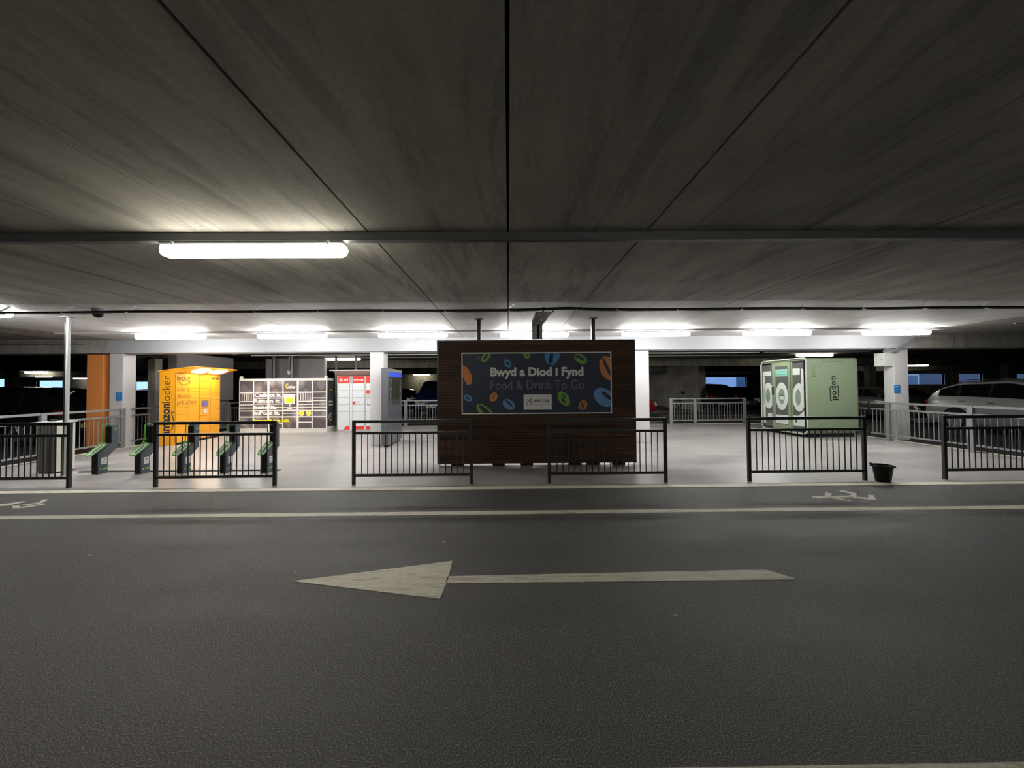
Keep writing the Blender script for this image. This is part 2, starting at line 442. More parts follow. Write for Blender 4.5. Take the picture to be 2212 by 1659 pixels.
# ceiling of precast planks with open joints
mb = MB()
planks = []
x = 0.005 - 1.194 * 62
while x < XE:
    planks.append((x, x + 1.194)); x += 1.194
PX0, PX1 = -10.45, 10.25
def plank(mb, a, b, y0, y1):
    ga = 0.009 if min(abs(a - q) for q in (-1.189, 0.005, 1.199, 3.587, -4.771)) < 0.02 else 0.003
    gb = 0.009 if min(abs(b - q) for q in (-1.189, 0.005, 1.199, 3.587, -4.771)) < 0.02 else 0.003
    A, B = a + ga, b - gb
    def seg(xa, xb, ya, yb, mi):
        if xb > xa and yb > ya: mb.box(xa, xb, ya, yb, CEIL, CEIL + 0.12, mi)
    if y0 < 6.0 < y1:
        seg(A, B, y0, 6.0, 0)
        for xa, xb, mi in ((A, min(B, PX0), 0), (max(A, PX0), min(B, PX1), 1), (max(A, PX1), B, 0)): seg(xa, xb, 6.0, y1, mi)
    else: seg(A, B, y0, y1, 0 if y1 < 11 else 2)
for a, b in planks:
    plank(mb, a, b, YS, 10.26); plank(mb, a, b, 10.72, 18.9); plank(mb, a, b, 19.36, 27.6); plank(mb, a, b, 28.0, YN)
mb.box(XW, XE, YS, YN, CEIL + 0.12, CEIL + 0.3, 3)
struct('ceiling', mb, [CONC, PAINT_C, CONCD, DARKSOFT], label='precast concrete plank ceiling, painted white over the platform')

# downstand beams
struct('beam', MB().box(-10.62, 10.98, 10.26, 10.72, 2.50, CEIL + 0.1), PAINT_B, 0.012, 'white painted beam behind the row of lights')
struct('beam', MB().box(XW, -10.62, 10.26, 10.72, 2.50, CEIL + 0.1), CONC, 0.012, 'bare concrete beam running off to the left')
struct('beam', MB().box(10.98, XE, 10.26, 10.72, 2.50, CEIL + 0.1), CONC, 0.012, 'bare concrete beam running off to the right')
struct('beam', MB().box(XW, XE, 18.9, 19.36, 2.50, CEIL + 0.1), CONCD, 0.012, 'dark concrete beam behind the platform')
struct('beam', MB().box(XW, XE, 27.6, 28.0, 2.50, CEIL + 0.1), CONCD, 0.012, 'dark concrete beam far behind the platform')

# columns
def column(x0, x1, y0, y1, m, label, top=2.5):
    struct('column', MB().box(x0, x1, y0, y1, 0.0, top), m, 0.012, label)
column(-10.60, -10.24, 10.32, 10.68, PAINT_W, 'white column with blue notice beside the orange pier')
column(-3.70, -3.335, 10.32, 10.68, PAINT_W, 'white column beside the slate information totem')
column(3.43, 3.80, 10.34, 10.68, PAINT_W, 'white column just right of the timber screen')
column(10.54, 10.93, 10.40, 10.70, PAINT_W, 'white column with junction box beside the sage green booth')
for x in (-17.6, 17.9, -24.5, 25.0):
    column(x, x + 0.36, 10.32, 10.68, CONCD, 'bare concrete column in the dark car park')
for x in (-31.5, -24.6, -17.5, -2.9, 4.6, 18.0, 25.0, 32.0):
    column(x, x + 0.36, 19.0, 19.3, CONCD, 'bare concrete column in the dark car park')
for x in (-11.3,):
    column(x, x + 0.24, 12.15, 12.4, CONC, 'thin concrete column behind the marigold locker')
o = MB().box(-11.22, -10.79, 10.34, 10.66, 0.0, 2.478).build('orange_pier', ORANGE_P, None, 0.01)
tag(o, 'bright orange painted pier on the left of the white column', 'pier')
o['kind'] = 'structure'

# inner walls
struct('wall_back', MB().box(-12.5, 11.3, 38.9, 39.2, 0, CEIL), OLIVE, label='olive grey concrete wall far behind')
struct('wall_centre', MB().box(11.42, 11.62, 22.9, 39, 0, CEIL).box(11.3, 11.72, 22.75, 23.25, 0, CEIL), make_concrete('grey_wall_concrete', (0.2, 0.185, 0.165, 1), (0.32, 0.3, 0.27, 1), streak=False), label='concrete wall edge-on behind the platform')
struct('wall_stair', MB().box(-10.04, -8.3, 16.0, 16.25, 0, 2.76).box(-8.3, -7.62, 15.98, 16.25, 0, 2.775), PAINT_L, 0.01, 'lilac grey painted stair wall behind the white lockers')
struct('wall_lift', MB().box(-11.15, -10.86, 12.7, 15.3, 1.1, 2.74).box(-11.1, -10.95, 12.8, 15.2, 0, 1.1), PAINT_L, 0.01, 'lilac grey wall behind the marigold locker')
struct('wall_south', MB().box(XW, XE, YS - 0.2, YS, 0, CEIL), CONC, label='concrete wall behind the viewer')
struct('wall_left', MB().box(XW - 0.2, XW, YS, YN, 0, CEIL), CONCD, label='left end wall of the car park')
struct('wall_right', MB().box(XE, XE + 0.2, YS, YN, 0, CEIL), CONCD, label='right end wall of the car park')
# far facade with openings
ops = [(-58.4, -56.4, 1.35, 2.85), (-53.3, -50.4, 1.5, 2.62), (-42.4, -39.9, 1.2, 2.42), (21.5, 27.4, 1.25, 2.47), (44.5, 50.4, 1.5, 2.69), (52.1, 54.85, 1.6, 2.66), (57.2, 58.4, 1.7, 2.66), (58.9, 60.2, 1.7, 2.62)]
mb = MB(); xx = XW
for a, b, z0, z1 in ops:
    mb.box(xx, a, YN, YN + 0.25, 0, CEIL + 0.1); mb.box(a, b, YN, YN + 0.25, 0, z0); mb.box(a, b, YN, YN + 0.25, z1, CEIL + 0.1); xx = b
mb.box(xx, XE, YN, YN + 0.25, 0, CEIL + 0.1)
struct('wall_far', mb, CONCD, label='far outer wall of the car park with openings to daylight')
def opening(k, a, b, z0, z1):
    o = MB().box(a - 0.06, a, YN - 0.04, YN + 0.3, z0, z1).box(b, b + 0.06, YN - 0.04, YN + 0.3, z0, z1).box(a - 0.06, b + 0.06, YN - 0.04, YN + 0.3, z1, z1 + 0.06).box(a - 0.06, b + 0.06, YN - 0.04, YN + 0.3, z0 - 0.06, z0)
    struct('window_%d' % k, o, WHITE_METAL, label='opening number %d in the far outer wall' % k)
for k, w in enumerate(ops): opening(k + 1, *w)
# buildings outside
def outside(name, label, x0, x1, y0, y1, h, m, wins, wm):
    t = thing(name, label, 'building', ((x0 + x1) / 2, y0, 0))
    cx = (x0 + x1) / 2
    MB().box(x0 - cx, x1 - cx, 0, y1 - y0, 0, h).build('wall', m, t)
    for a, b, c, d in wins:
        f = MB().box(a - cx, b - cx, -0.05, 0.0, c, d).build('window', WHITE_METAL, t)
        MB().box(a - cx + 0.12, b - cx - 0.12, -0.06, -0.05, c + 0.12, d - 0.12).build('pane', wm, f)
PALEB = mat('pale_blue_render', (0.62, 0.68, 0.85), 0.8); GLZ = mat('dusk_window_glass', (0.10, 0.15, 0.24), 0.2)
outside('building', 'pale rendered building seen through the central opening', 20, 41, 56, 62, 9, PALEB, [(26.2, 29.0, 1.9, 3.3), (33.2, 35.6, 1.1, 3.0)], GLZ)
outside('building', 'dim lilac building seen through the openings on the right', 55, 92, 58, 66, 9, mat('dim_lilac_render', (0.12, 0.12, 0.16), 0.8), [(60, 62.5, 1, 3), (66, 68, 1, 3)], GLZ)
t = thing('house', 'low house with chimney seen through the opening left of the marigold locker', 'house', (-60, 66, 0))
MB().prism([(-7, 0), (7, 0), (7, 1.2), (0, 1.75), (-7, 1.2)], 'y', 0, 5).build('roof', mat('red_tile', (0.30, 0.16, 0.13), 0.8), t)
MB().box(-1.2, -0.1, 0.5, 1.4, 1.4, 2.55).build('chimney', mat('dusk_brick', (0.10, 0.12, 0.2), 0.8), t, 0.02)
struct('ground_outside', MB().box(-140, 140, YN + 0.3, 140, -0.4, -0.3), mat('outdoor_ground', (0.15, 0.15, 0.15), 0.9))

# ================================================================ LIGHTS
def batten(L, tube, name='batten_light', label='', rz=0.0, loc=(0, 0, 0), group=None):
    t = thing(name, label, 'light', loc, rz, group)
    h = L / 2
    MB().prism([(-0.055, -0.0005), (0.055, -0.0005), (0.060, -0.022), (-0.060, -0.022)], 'x', -h + 0.02, h - 0.02).build('housing', GREYP, t, 0.004)
    m = MB()
    prof = [(-0.056, -0.022), (0.056, -0.022), (0.062, -0.06), (0.050, -0.10), (0.028, -0.118), (-0.028, -0.118), (-0.050, -0.10), (-0.062, -0.06)]
    rings = []
    for xx, s in ((-h, 0.30), (-h + 0.02, 0.75), (-h + 0.05, 1.0), (h - 0.05, 1.0), (h - 0.02, 0.75), (h, 0.30)):
        rings.append([(xx, p[0] * s, -0.07 + (p[1] + 0.07) * s) for p in prof])
    n = len(prof); vs = [p for r in rings for p in r]
    fs = [(i * n + k, i * n + (k + 1) % n, (i + 1) * n + (k + 1) % n, (i + 1) * n + k) for i in range(len(rings) - 1) for k in range(n)]
    fs += [tuple(range(n)), tuple(range((len(rings) - 1) * n, len(rings) * n))]
    m.add(vs, fs).build('diffuser', tube, t)
    for s in (-1, 1):
        MB().box(s * (h - 0.14) - 0.012, s * (h - 0.14) + 0.012, -0.066, 0.066, -0.030, -0.0005).build('clip', WPLAST, t, 0.002)
    return t
GL = 'row of batten lights over the platform'
where = ['first of the row of lit battens, at the left over the grey cabinet', 'lit batten second from the left, in front of the marigold locker', 'lit batten third from the left, beside the white column',
         'lit batten behind the hanging cable tray above the timber screen', 'lit batten just right of the timber screen, above the open floor', 'lit batten sixth of the row, above the sage green booth', 'last lit batten at the right, by the junction box column']
Y1 = 9.03
main_l = batten(1.62, TUBE, label=where[0], loc=(-7.87, Y1, 2.82), group=GL)
for k, x in enumerate((-5.05, -2.23, 0.625, 3.495, 6.37, 9.23)):
    place(dup(main_l), (x, Y1, 2.82), 0, where[k + 1], GL)
place(dup(main_l), (-9.02, 6.42, 2.86), 0, 'lit batten cut off by the left edge of the view, under the painted ceiling', None)
near = batten(1.60, TUBE_N, label='large lit batten overhead near the viewer, on the left of the road', loc=(-2.19, 3.33, 2.79))
GB = 'lit battens deep in the car park'
bgl = [(-33.0, 27.2, 'distant lit batten at far left above the black car'), (-43.0, 36.0, 'distant lit batten above the far left opening'), (-47.3, 43.0, 'distant dim batten just left of the orange pier'), (-7.28, 16.94, 'lit batten behind the red and white locker'),
       (-8.6, 38.2, 'distant lit batten above the blue van'), (13.1, 16.3, 'lit batten just above the roof of the sage green booth'), (27.7, 25.8, 'distant lit batten right of the right-hand white column'), (47.4, 34.4, 'distant lit batten at the far right edge of the view')]
b0 = None
for x, y, lb in bgl:
    if b0 is None: b0 = batten(1.58, TUBE_B, label=lb, loc=(x, y, CEIL - 0.0), group=GB)
    else: place(dup(b0), (x, y, CEIL - 0.0), 0, lb, GB)

TUBE_ADDED = emit('added_cool_diffuser', (1.0, 0.985, 0.95), 24.0)  # for unseen battens added to brighten the lockers and back walls
GH_ = 'added unseen battens behind the beam and screen'
h_0 = batten(1.58, TUBE_ADDED, label='added unseen batten behind the white beam over the lockers', loc=(-8.0, 11.9, CEIL), group=GH_)
for x in (-4.6, -0.8, 3.6, 7.6):
    place(dup(h_0), (x, 11.9, CEIL), 0, 'added unseen batten behind the white beam above the %s' % ('totem' if x < -2 else 'timber screen' if x < 2 else 'open floor by the back fence' if x < 5 else 'sage green booth'), GH_)
place(dup(h_0), (6.3, 21.6, CEIL), 0, 'added unseen batten in the car park hidden behind the right end of the timber screen', GH_)
place(dup(h_0), (5.9, 28.8, CEIL), 0, 'added unseen batten far in the car park hidden behind the right end of the timber screen', GH_)
place(dup(b0), (6.2, 25.2, CEIL), 0, 'added unseen batten deep in the car park hidden behind the timber screen', GB)  # this and the next are unseen, added to brighten the back
place(dup(b0), (1.0, 25.2, CEIL), 0, 'added unseen batten deep in the car park above the middle of the timber screen', GB)
GR_ = 'added battens over the road behind the viewer'
TUBE_ROAD_ADDED = emit('added_road_diffuser', (1.0, 0.97, 0.88), 32.0)  # for battens added out of view to brighten road and near ceiling
n0 = batten(1.60, TUBE_ROAD_ADDED, label='added batten over the road behind the viewer', loc=(-3.4, -3.6, CEIL), group=GR_)
for x, y in ((3.6, -3.6),):
    place(dup(n0), (x, y, CEIL), 0, 'added batten over the road behind the viewer', GR_)

def trunking(name, label, x0, x1, y, w, z0, z1, m):
    o = MB().box(x0, x1, y - w / 2, y + w / 2, z0, z1).build(name, m, None, 0.004); tag(o, label, 'cable trunking'); return o
TRK = mat('grey_trunking', (0.12, 0.123, 0.123), 0.45, 0.3)
trunking('cable_trunking', 'long dark square trunking across the ceiling above the road', -22, 22, 3.30, 0.07, 2.79, CEIL - 0.001, TRK)
trunking('cable_trunking', 'long white square trunking above the row of platform lights', -10.5, 10.3, Y1 - 0.04, 0.06, 2.822, CEIL - 0.001, mat('white_trunking', (0.6, 0.57, 0.58), 0.5))
# conduit run on J hangers
pts = []; x = -16.0
while x <= 16.0:
    pts.append((x, 6.1, 2.762 + 0.006 * math.sin(x * 1.9) + (0.02 * math.exp(-((x - 0.95) / 0.35) ** 2)))); x += 0.25
o = MB().tube(pts, 0.016, 8).build('cable_run', BLACK, None, smooth=True); tag(o, 'black cable run strung along white hangers under the ceiling', 'cable')
pts = [(p[0], p[1] + 0.05, p[2] - 0.012 + 0.004 * math.sin(p[0] * 3.1)) for p in pts]
o = MB().tube(pts, 0.011, 8).build('cable_run', DGALV, None, smooth=True); tag(o, 'thin grey conduit lying just behind the black cable run', 'conduit')
def hanger():
    m = MB()
    path = [(0.09, 0.06, CEIL), (0.05, 0.05, CEIL - 0.03), (-0.005, 0.03, CEIL - 0.075), (-0.01, -0.01, CEIL - 0.125), (0.03, -0.03, CEIL - 0.142), (0.16, -0.05, CEIL - 0.150)]
    W = Vector((0, 0.022, 0))
    vs = []
    for p in path:
        p = Vector(p); vs += [tuple(p - W), tuple(p + W), tuple(p + W + Vector((0.004, 0, 0.004))), tuple(p - W + Vector((0.004, 0, 0.004)))]
    fs = []
    for i in range(len(path) - 1):
        for k in range(4): fs.append((i * 4 + k, i * 4 + (k + 1) % 4, (i + 1) * 4 + (k + 1) % 4, (i + 1) * 4 + k))
    fs += [(0, 1, 2, 3), tuple(range(len(path) * 4 - 4, len(path) * 4))]
    return m.add(vs, fs)
h0 = hanger().build('cable_hanger', WHITE_METAL)
GH = 'white hangers holding the cable run'
tag(h0, 'white J shaped strap hanger carrying the black cable run under the ceiling', 'hanger', GH)
h0.location = (-8.0, 6.1, 0)
for x in (-7.0, -6.0, -5.0, -4.0, -3.0, -1.976, -0.993, 0.02, 1.1, 1.745, 2.71, 3.75, 4.72, 5.7, 6.7, 7.7):
    c = h0.copy(); COL.objects.link(c); c.location = (x, 6.1, 0)
# white pipes behind beam
for (x0, x1, y, z, lb) in ((-9.8, 14.0, 14.75, 2.80, 'white pipe under the dark ceiling behind the beam, nearer one'), (-9.8, 13.0, 16.1, 2.80, 'white pipe under the dark ceiling behind the beam, farther one')):
    o = MB().tube([(x0, y, z), (x1, y, z)], 0.022, 8).build('ceiling_pipe', WHITE_METAL, None, smooth=True); tag(o, lb, 'pipe')
for x in (-9.42, -8.70, -6.93, -6.13):
    o = MB().tube([(x, 15.55, 0), (x, 15.55, CEIL)], 0.075 if x < -9 or x == -8.70 else 0.05, 14).build('downpipe', DGALV, None, smooth=True)
    tag(o, {-9.42: 'thick grey downpipe, leftmost in front of the lilac wall', -8.70: 'thick grey downpipe in the middle of the lilac wall', -6.93: 'slim grey downpipe left of the lit batten behind the lockers', -6.13: 'slim grey downpipe above the red and white locker'}[x], 'pipe')

# slanted steel conduit and thin pipes at the sides
for pth, lb, r in (([(-22, 5.4, 2.80), (-9.2, 6.55, 2.80)], 'thin pale pipe under the ceiling left of the tall pole', 0.012), ([(-26, 8.0, 2.78), (-11.0, 9.9, 2.74)], 'long pale pipe under the ceiling at the far left', 0.014), ([(10.7, 8.0, 2.80), (24, 6.6, 2.80)], 'long pale pipe under the ceiling at the far right', 0.013)):
    o = MB().tube(pth, r, 8).build('ceiling_pipe', GALV, None, smooth=True); tag(o, lb, 'pipe')

# dome camera
def dome(loc, label, body, s=1.0):
    t = thing('dome_camera', label, 'camera', loc)
    MB().lathe([(0.055 * s, 0), (0.06 * s, -0.02 * s), (0.055 * s, -0.05 * s)], 20).build('housing', body, t, smooth=True)
    MB().lathe([(0.05 * s, -0.05 * s), (0.046 * s, -0.07 * s), (0.035 * s, -0.088 * s), (0.015 * s, -0.098 * s)], 20).build('lens_dome', BLACK, t, smooth=True)
    return t
dome((-6.72, 6.35, CEIL), 'grey dome camera with black lens hanging behind the cable run', GREYP, 1.5)
dome((-9.9, 14.0, CEIL), 'white dome camera behind the beam above the marigold locker', WHITE_METAL, 1.6)
dome((9.3, 14.0, CEIL), 'white dome camera behind the beam above the sage green booth', WHITE_METAL, 1.6)
t = thing('hanging_camera', 'small camera on a thin drop rod above the white locker bank', 'camera', (-8.05, 14.2, 0))
MB().tube([(0, 0, 2.2), (0, 0, CEIL)], 0.018, 8).build('rod', DGALV, t); MB().lathe([(0.03, 2.2), (0.075, 2.17), (0.075, 2.1), (0.04, 2.04)], 16).build('camera_head', GREYP, t, smooth=True)

# ================================================================ KIOSK WITH SIGN
K = thing('timber_screen', 'dark brown timber clad screen wall hung with a navy food and drink sign', 'screen', (0.55, 7.50, 0))
kw = 1.935
MB().box(-kw + 0.02, kw - 0.02, 0.03, 0.11, 0.05, 2.425).build('body', mat('dark_screen_shell', (0.03, 0.026, 0.024), 0.6), K, 0.01)
mb = MB(); z = 0.045
while z < 2.42:
    mb.box(-kw + 0.03, kw - 0.03, -0.004, 0.03, z, z + 0.027); z += 0.0375
mb.build('cladding', WOOD, K)
MB().box(-kw, -kw + 0.03, -0.012, 0.13, 0.04, 2.44).build('corner_trim', BLK_METAL, K); MB().box(kw - 0.03, kw, -0.012, 0.13, 0.04, 2.44).build('corner_trim', BLK_METAL, K)
MB().box(-kw, kw, -0.016, 0.135, 2.425, 2.445).build('roof', BLK_METAL, K)
for x in (-1.55, -0.75, -0.2, 0.75, 1.1, 1.6):
    MB().box(x - 0.12, x + 0.12, 0.02, 0.13, 0, 0.05).build('foot', DARKSOFT, K)
for x in (-1.115, 1.115):
    p = MB().box(x - 0.035, x + 0.035, -0.03, 0.04, 2.445, CEIL - 0.008).build('roof_post', BLK_METAL, K, 0.003)
    MB().box(x - 0.075, x + 0.075, -0.07, 0.08, CEIL - 0.010, CEIL).build('post_plate', BLK_METAL, p)
# sign: 2.85 x 1.155
sx0, sx1, sz0, sz1 = -1.434, 1.434, 1.028, 2.180
SG = MB().box(sx0, sx1, -0.045, -0.006, sz0, sz1).build('sign_board', NAVY, K)
fw = 0.022
MB().box(sx0 - fw, sx1 + fw, -0.055, -0.004, sz1, sz1 + fw).box(sx0 - fw, sx1 + fw, -0.055, -0.004, sz0 - fw, sz0).box(sx0 - fw, sx0, -0.055, -0.004, sz0, sz1).box(sx1, sx1 + fw, -0.055, -0.004, sz0, sz1).build('sign_frame', S_WHITE, SG)
SM = frame((0, -0.045, 0), *FRONT)
def sp(x, y):   # sign drawing coordinates -> panel metres
    return (sx0 + (x - 132) / 1940 * (sx1 - sx0), sz1 - (y - 93) / 768 * (sz1 - sz0))
SS = (sx1 - sx0) / 1940
letter('Bwyd a Diod i Fynd', SM, *sp(497, 423), *sp(1718, 272), S_WHITE, SG, 0.042, name='lettering')
letter('Food & Drink To Go', SM, *sp(500, 560), *sp(1724, 440), S_GREY, SG, -0.004)
def bean(cx, cy, rx, ry, rot, m, slots):
    c = sp(cx, cy); R = -math.radians(rot)
    body = clip(ellipse(c[0], c[1], rx * SS, ry * SS, R, 32), sx0, sz0, sx1, sz1)
    on_panel(poly_mb([body], 0.003), SM).build('coffee_bean', m, SG)
    polys = []
    for (dx, dy, a, b, r) in slots:   # in bean axes
        e = ellipse(0, 0, a * SS, b * SS, -math.radians(r), 18)
        q = []
        for p in e:
            X, Y = p[0] + dx * SS, p[1] - dy * SS
            q.append((c[0] + X * math.cos(R) - Y * math.sin(R), c[1] + X * math.sin(R) + Y * math.cos(R)))
        q = clip(q, sx0, sz0, sx1, sz1)
        if len(q) > 2: polys.append(q)
    if polys:
        o = poly_mb(polys, 0.0045)
        on_panel(o, SM).build('bean_groove', NAVY, SG)
bean(440, 130, 45, 88, 38, S_GR, [(-2, 0, 16, 58, -4)])
bean(345, 140, 6, 26, 25, S_GREY, [])
bean(722, 222, 42, 58, -35, S_BL, [(-8, -8, 12, 34, 0), (10, 10, 12, 28, 0)])
bean(970, 95, 44, 74, -15, S_GR, [(4, -20, 5, 60, 4)])
bean(1260, 110, 52, 122, 0, S_BL, [(52, 0, 12, 130, 4)])
bean(1350, 110, 62, 150, 20, S_BL, [(-62, -10, 14, 130, -8)])
bean(1682, 168, 92, 58, 30, S_GR, [(-4, -10, 66, 18, 4), (-66, 8, 16, 14, 0)])
bean(160, 365, 78, 145, -28, S_OR, [(-52, 30, 14, 130, -4)])
bean(2045, 292, 110, 165, -20, S_OR, [(-12, -10, 20, 150, -6), (62, -20, 16, 90, 4)])
bean(1985, 668, 150, 108, 40, S_BL2, [(14, -38, 82, 26, 0)])
bean(1455, 682, 106, 66, 55, S_GR, [(14, 18, 44, 16, 8), (-22, -22, 36, 12, -10)])
bean(1705, 768, 54, 66, 30, S_OR, [(-20, -4, 9, 44, -4), (12, 6, 12, 44, -4)])
bean(733, 752, 88, 60, 38, S_BL2, [(-8, -14, 72, 15, 4)])
bean(535, 655, 48, 62, 28, S_OR, [(0, 0, 5, 46, 6)])
bean(200, 666, 62, 38, 30, S_BL2, [(-8, -10, 46, 8, 6), (-4, 10, 40, 6, 0)])
bean(430, 850, 150, 66, 42, S_GR, [(0, -10, 132, 30, 0)])
a = sp(928, 822); b = sp(1296, 627)
LP = on_panel(MB().box(a[0], b[0], a[1], b[1], 0.0, 0.005), SM).build('logo_plate', S_WHITE, SG)
SM2 = frame((0, -0.0505, 0), *FRONT)
letter('APCOA', SM2, *sp(1062, 726), *sp(1264, 688), DARKPRINT, SG, 0.02, thick=0.001)
letter('URBAN HUBS', SM2, *sp(1062, 760), *sp(1266, 740), mat('pale_grey_print', (0.35, 0.34, 0.35), 0.5), SG, thick=0.001)
def ring(cx, cy, r0, r1, m, leaf=0):
    c = sp(cx, cy); o = ellipse(c[0], c[1], r1 * SS, r1 * SS, 0, 20); i = ellipse(c[0], c[1], r0 * SS, r0 * SS, 0, 20)
    mbb = MB(); n = 20
    mbb.add([(p[0], p[1], 0.0015) for p in o + i], [(k, (k + 1) % n, n + (k + 1) % n, n + k) for k in range(n)])
    if leaf:
        q = leaf * r1 * SS
        mbb.add([(c[0], c[1] - r1 * SS, 0.0012), (c[0] - q, c[1] - r1 * SS, 0.0012), (c[0] - q, c[1], 0.0012), (c[0] - q * 0.6, c[1], 0.0012), (c[0], c[1] - r1 * SS * 0.6, 0.0012)], [(0, 1, 2, 3, 4)])
    on_panel(mbb, SM2).build('logo_ring', m, SG)
ring(978, 704, 11, 18, S_GREY); ring(1022, 700, 13, 21, DARKPRINT, 1); ring(974, 748, 11, 19, S_BL2); ring(1022, 744, 10, 17, S_OR)
on_panel(poly_mb([[sp(1016, 731), sp(1050, 731), sp(1050, 735), sp(1016, 735)]], 0.002), SM2).build('logo_bar', DARKPRINT, SG)

# cable tray dropping to the timber screen
t = thing('cable_tray', 'grey perforated cable tray dropping from the cable run to the timber screen', 'cable tray', (0.56, 6.22, 0))
mb = MB()
sec = [(0.04, 0.0, 2.745, 0.15), (0.02, 0.35, 2.735, 0.12), (0.0, 0.8, 2.72, 0.12), (0.0, 1.15, 2.715, 0.10)]
for (x, y, z, w), (x2, y2, z2, w2) in zip(sec[:-1], sec[1:]):
    mb.add([(x - w, y, z), (x + w, y, z), (x + w, y, z + 0.004), (x - w, y, z + 0.004), (x2 - w2, y2, z2), (x2 + w2, y2, z2), (x2 + w2, y2, z2 + 0.004), (x2 - w2, y2, z2 + 0.004)],
           [(0, 1, 5, 4), (3, 2, 6, 7), (0, 4, 7, 3), (1, 2, 6, 5), (0, 3, 2, 1), (4, 5, 6, 7)])
    for s in (-1, 1):
        mb.add([(x + s * w, y, z), (x + s * w, y, z + 0.04), (x2 + s * w2, y2, z2 + 0.04), (x2 + s * w2, y2, z2), (x + s * (w - 0.004), y, z), (x + s * (w - 0.004), y, z + 0.04), (x2 + s * (w2 - 0.004), y2, z2 + 0.04), (x2 + s * (w2 - 0.004), y2, z2)],
               [(0, 1, 2, 3), (4, 5, 6, 7), (0, 3, 7, 4), (1, 2, 6, 5)])
TRAYM = mat('bright_tray_steel', (0.42, 0.43, 0.43), 0.45, 0.2)
mb.build('tray', TRAYM, t)
MB().box(-0.10, 0.10, 1.15, 1.165, 2.445, 2.75).box(-0.10, -0.085, 1.11, 1.165, 2.445, 2.75).box(0.085, 0.10, 1.11, 1.165, 2.445, 2.75).build('drop_channel', TRAYM, t)
for k, (x, y, z) in enumerate(((-0.03, 0.2, 2.738), (0.04, 0.6, 2.727), (0.0, 0.95, 2.717))):
    MB().lathe([(0.025, -0.012), (0.03, 0.0)], 12, (x, y, z - 0.001)).build('bolt_cap', WHITE_METAL, t)
MB().tube([(0.02, -0.05, 2.80), (0.03, 0.4, 2.76), (0.02, 1.0, 2.745), (0.02, 1.12, 2.70), (0.02, 1.12, 2.445)], 0.018, 8).build('cable_bundle', BLACK, t, smooth=True)

# ================================================================ FRONT RAILINGS
def railing():
    t = thing('railing', '', 'railing')
    w = 0.93
    for s in (-1, 1): MB().box(s * w - 0.024, s * w + 0.024, -0.024, 0.024, 0, 1.022).build('post', BLK_METAL, t, 0.004)
    for z0, z1, nm in ((0.972, 1.02, 'top_rail'), (0.795, 0.835, 'middle_rail'), (0.13, 0.17, 'bottom_rail')):
        MB().box(-w + 0.024, w - 0.024, -0.020, 0.022, z0, z1).build(nm, BLK_METAL, t, 0.003)
    bar = None
    for k in range(18):
        x = -w + 0.028 + (2 * w - 0.056) * (k + 1) / 19
        if bar is None:
            bar = MB().tube([(0, 0, 0.17), (0, 0, 0.795)], 0.008, 8).build('baluster', BLK_METAL, t, smooth=True); bar.location = (x, 0, 0)
        else:
            c = bar.copy(); COL.objects.link(c); c.location = (x, 0, 0)
    return t
r0 = railing()
GR = 'charcoal railings along the kerb'
rl = ['charcoal kerb railing at the left edge in front of the grey cabinet', 'charcoal kerb railing in front of the bike docks and marigold locker', 'charcoal kerb railing overlapping the left end of the timber screen',
      'charcoal kerb railing overlapping the right end of the timber screen', 'charcoal kerb railing in front of the sage green booth, beside the bucket', 'charcoal kerb railing at the right edge of the view']
for k, (x, rz) in enumerate(((-7.84, 0), (-4.63, 0.004), (-1.525, -0.004), (1.57, 0.006), (4.77, 0.0), (7.93, 0.0))):
    place(r0 if k == 0 else dup(r0), (x, 6.14, 0), rz, rl[k], GR)

# ================================================================ PALE FENCES
fbar = None
def fence(label, p0, p1, posts, open_ends=(True, True), H=1.04):
    """posts: distances along the run of the wide plate posts"""
    global fbar
    d = Vector((p1[0] - p0[0], p1[1] - p0[1])); L = d.length; a = math.atan2(d.y, d.x)
    t = thing('fence', label, 'fence', (p0[0], p0[1], 0), a)
    for nm, z0, z1 in (('top_rail', H - 0.05, H), ('middle_rail', H - 0.22, H - 0.18), ('bottom_rail', 0.14, 0.18)):
        MB().box(0, L, -0.02, 0.02, z0, z1).build(nm, GALV, t, 0.003)
    for q in posts:
        MB().box(q - 0.055, q + 0.055, -0.035, 0.035, 0, H - 0.002).build('post', GALV, t, 0.004)
    n = int(L / 0.11)
    n = min(n, 99)
    for k in range(n):
        x = L * (k + 0.5) / n
        if min([abs(x - q) for q in posts] + [9]) < 0.07: continue
        if fbar is None:
            fbar = MB().tube([(0, 0, 0.18), (0, 0, H - 0.22)], 0.009, 6).build('baluster', GALV, t, smooth=True); fbar.location = (x, 0, 0)
        else:
            c = fbar.copy(); COL.objects.link(c); c.parent = t; c.location = (x, 0, 0)
    return t
fence('pale grey side fence on the left, from the grey cabinet to the white column', (-9.80, 6.1), (-10.16, 10.30), [0.06, 2.27, 4.15])
fence('pale grey side fence behind the marigold locker on the left', (-10.16, 10.50), (-10.16, 15.1), [1.6, 3.6, 4.55])
fence('pale grey side fence at the right in front of the silver car', (10.34, 6.1), (10.34, 10.9), [0.06, 2.42, 4.30])
fence('pale grey side fence behind the sage green booth on the right', (10.36, 11.05), (10.36, 15.1), [0.9, 2.8, 4.0])
fence('pale grey back fence between the totem and the timber screen', (-4.6, 15.2), (3.2, 15.2), [0.55, 2.6, 4.7, 6.8])
fence('pale grey back fence panel right of the timber screen in front of the black cars', (6.40, 15.2), (9.40, 15.2), [0.03, 0.98, 2.97])

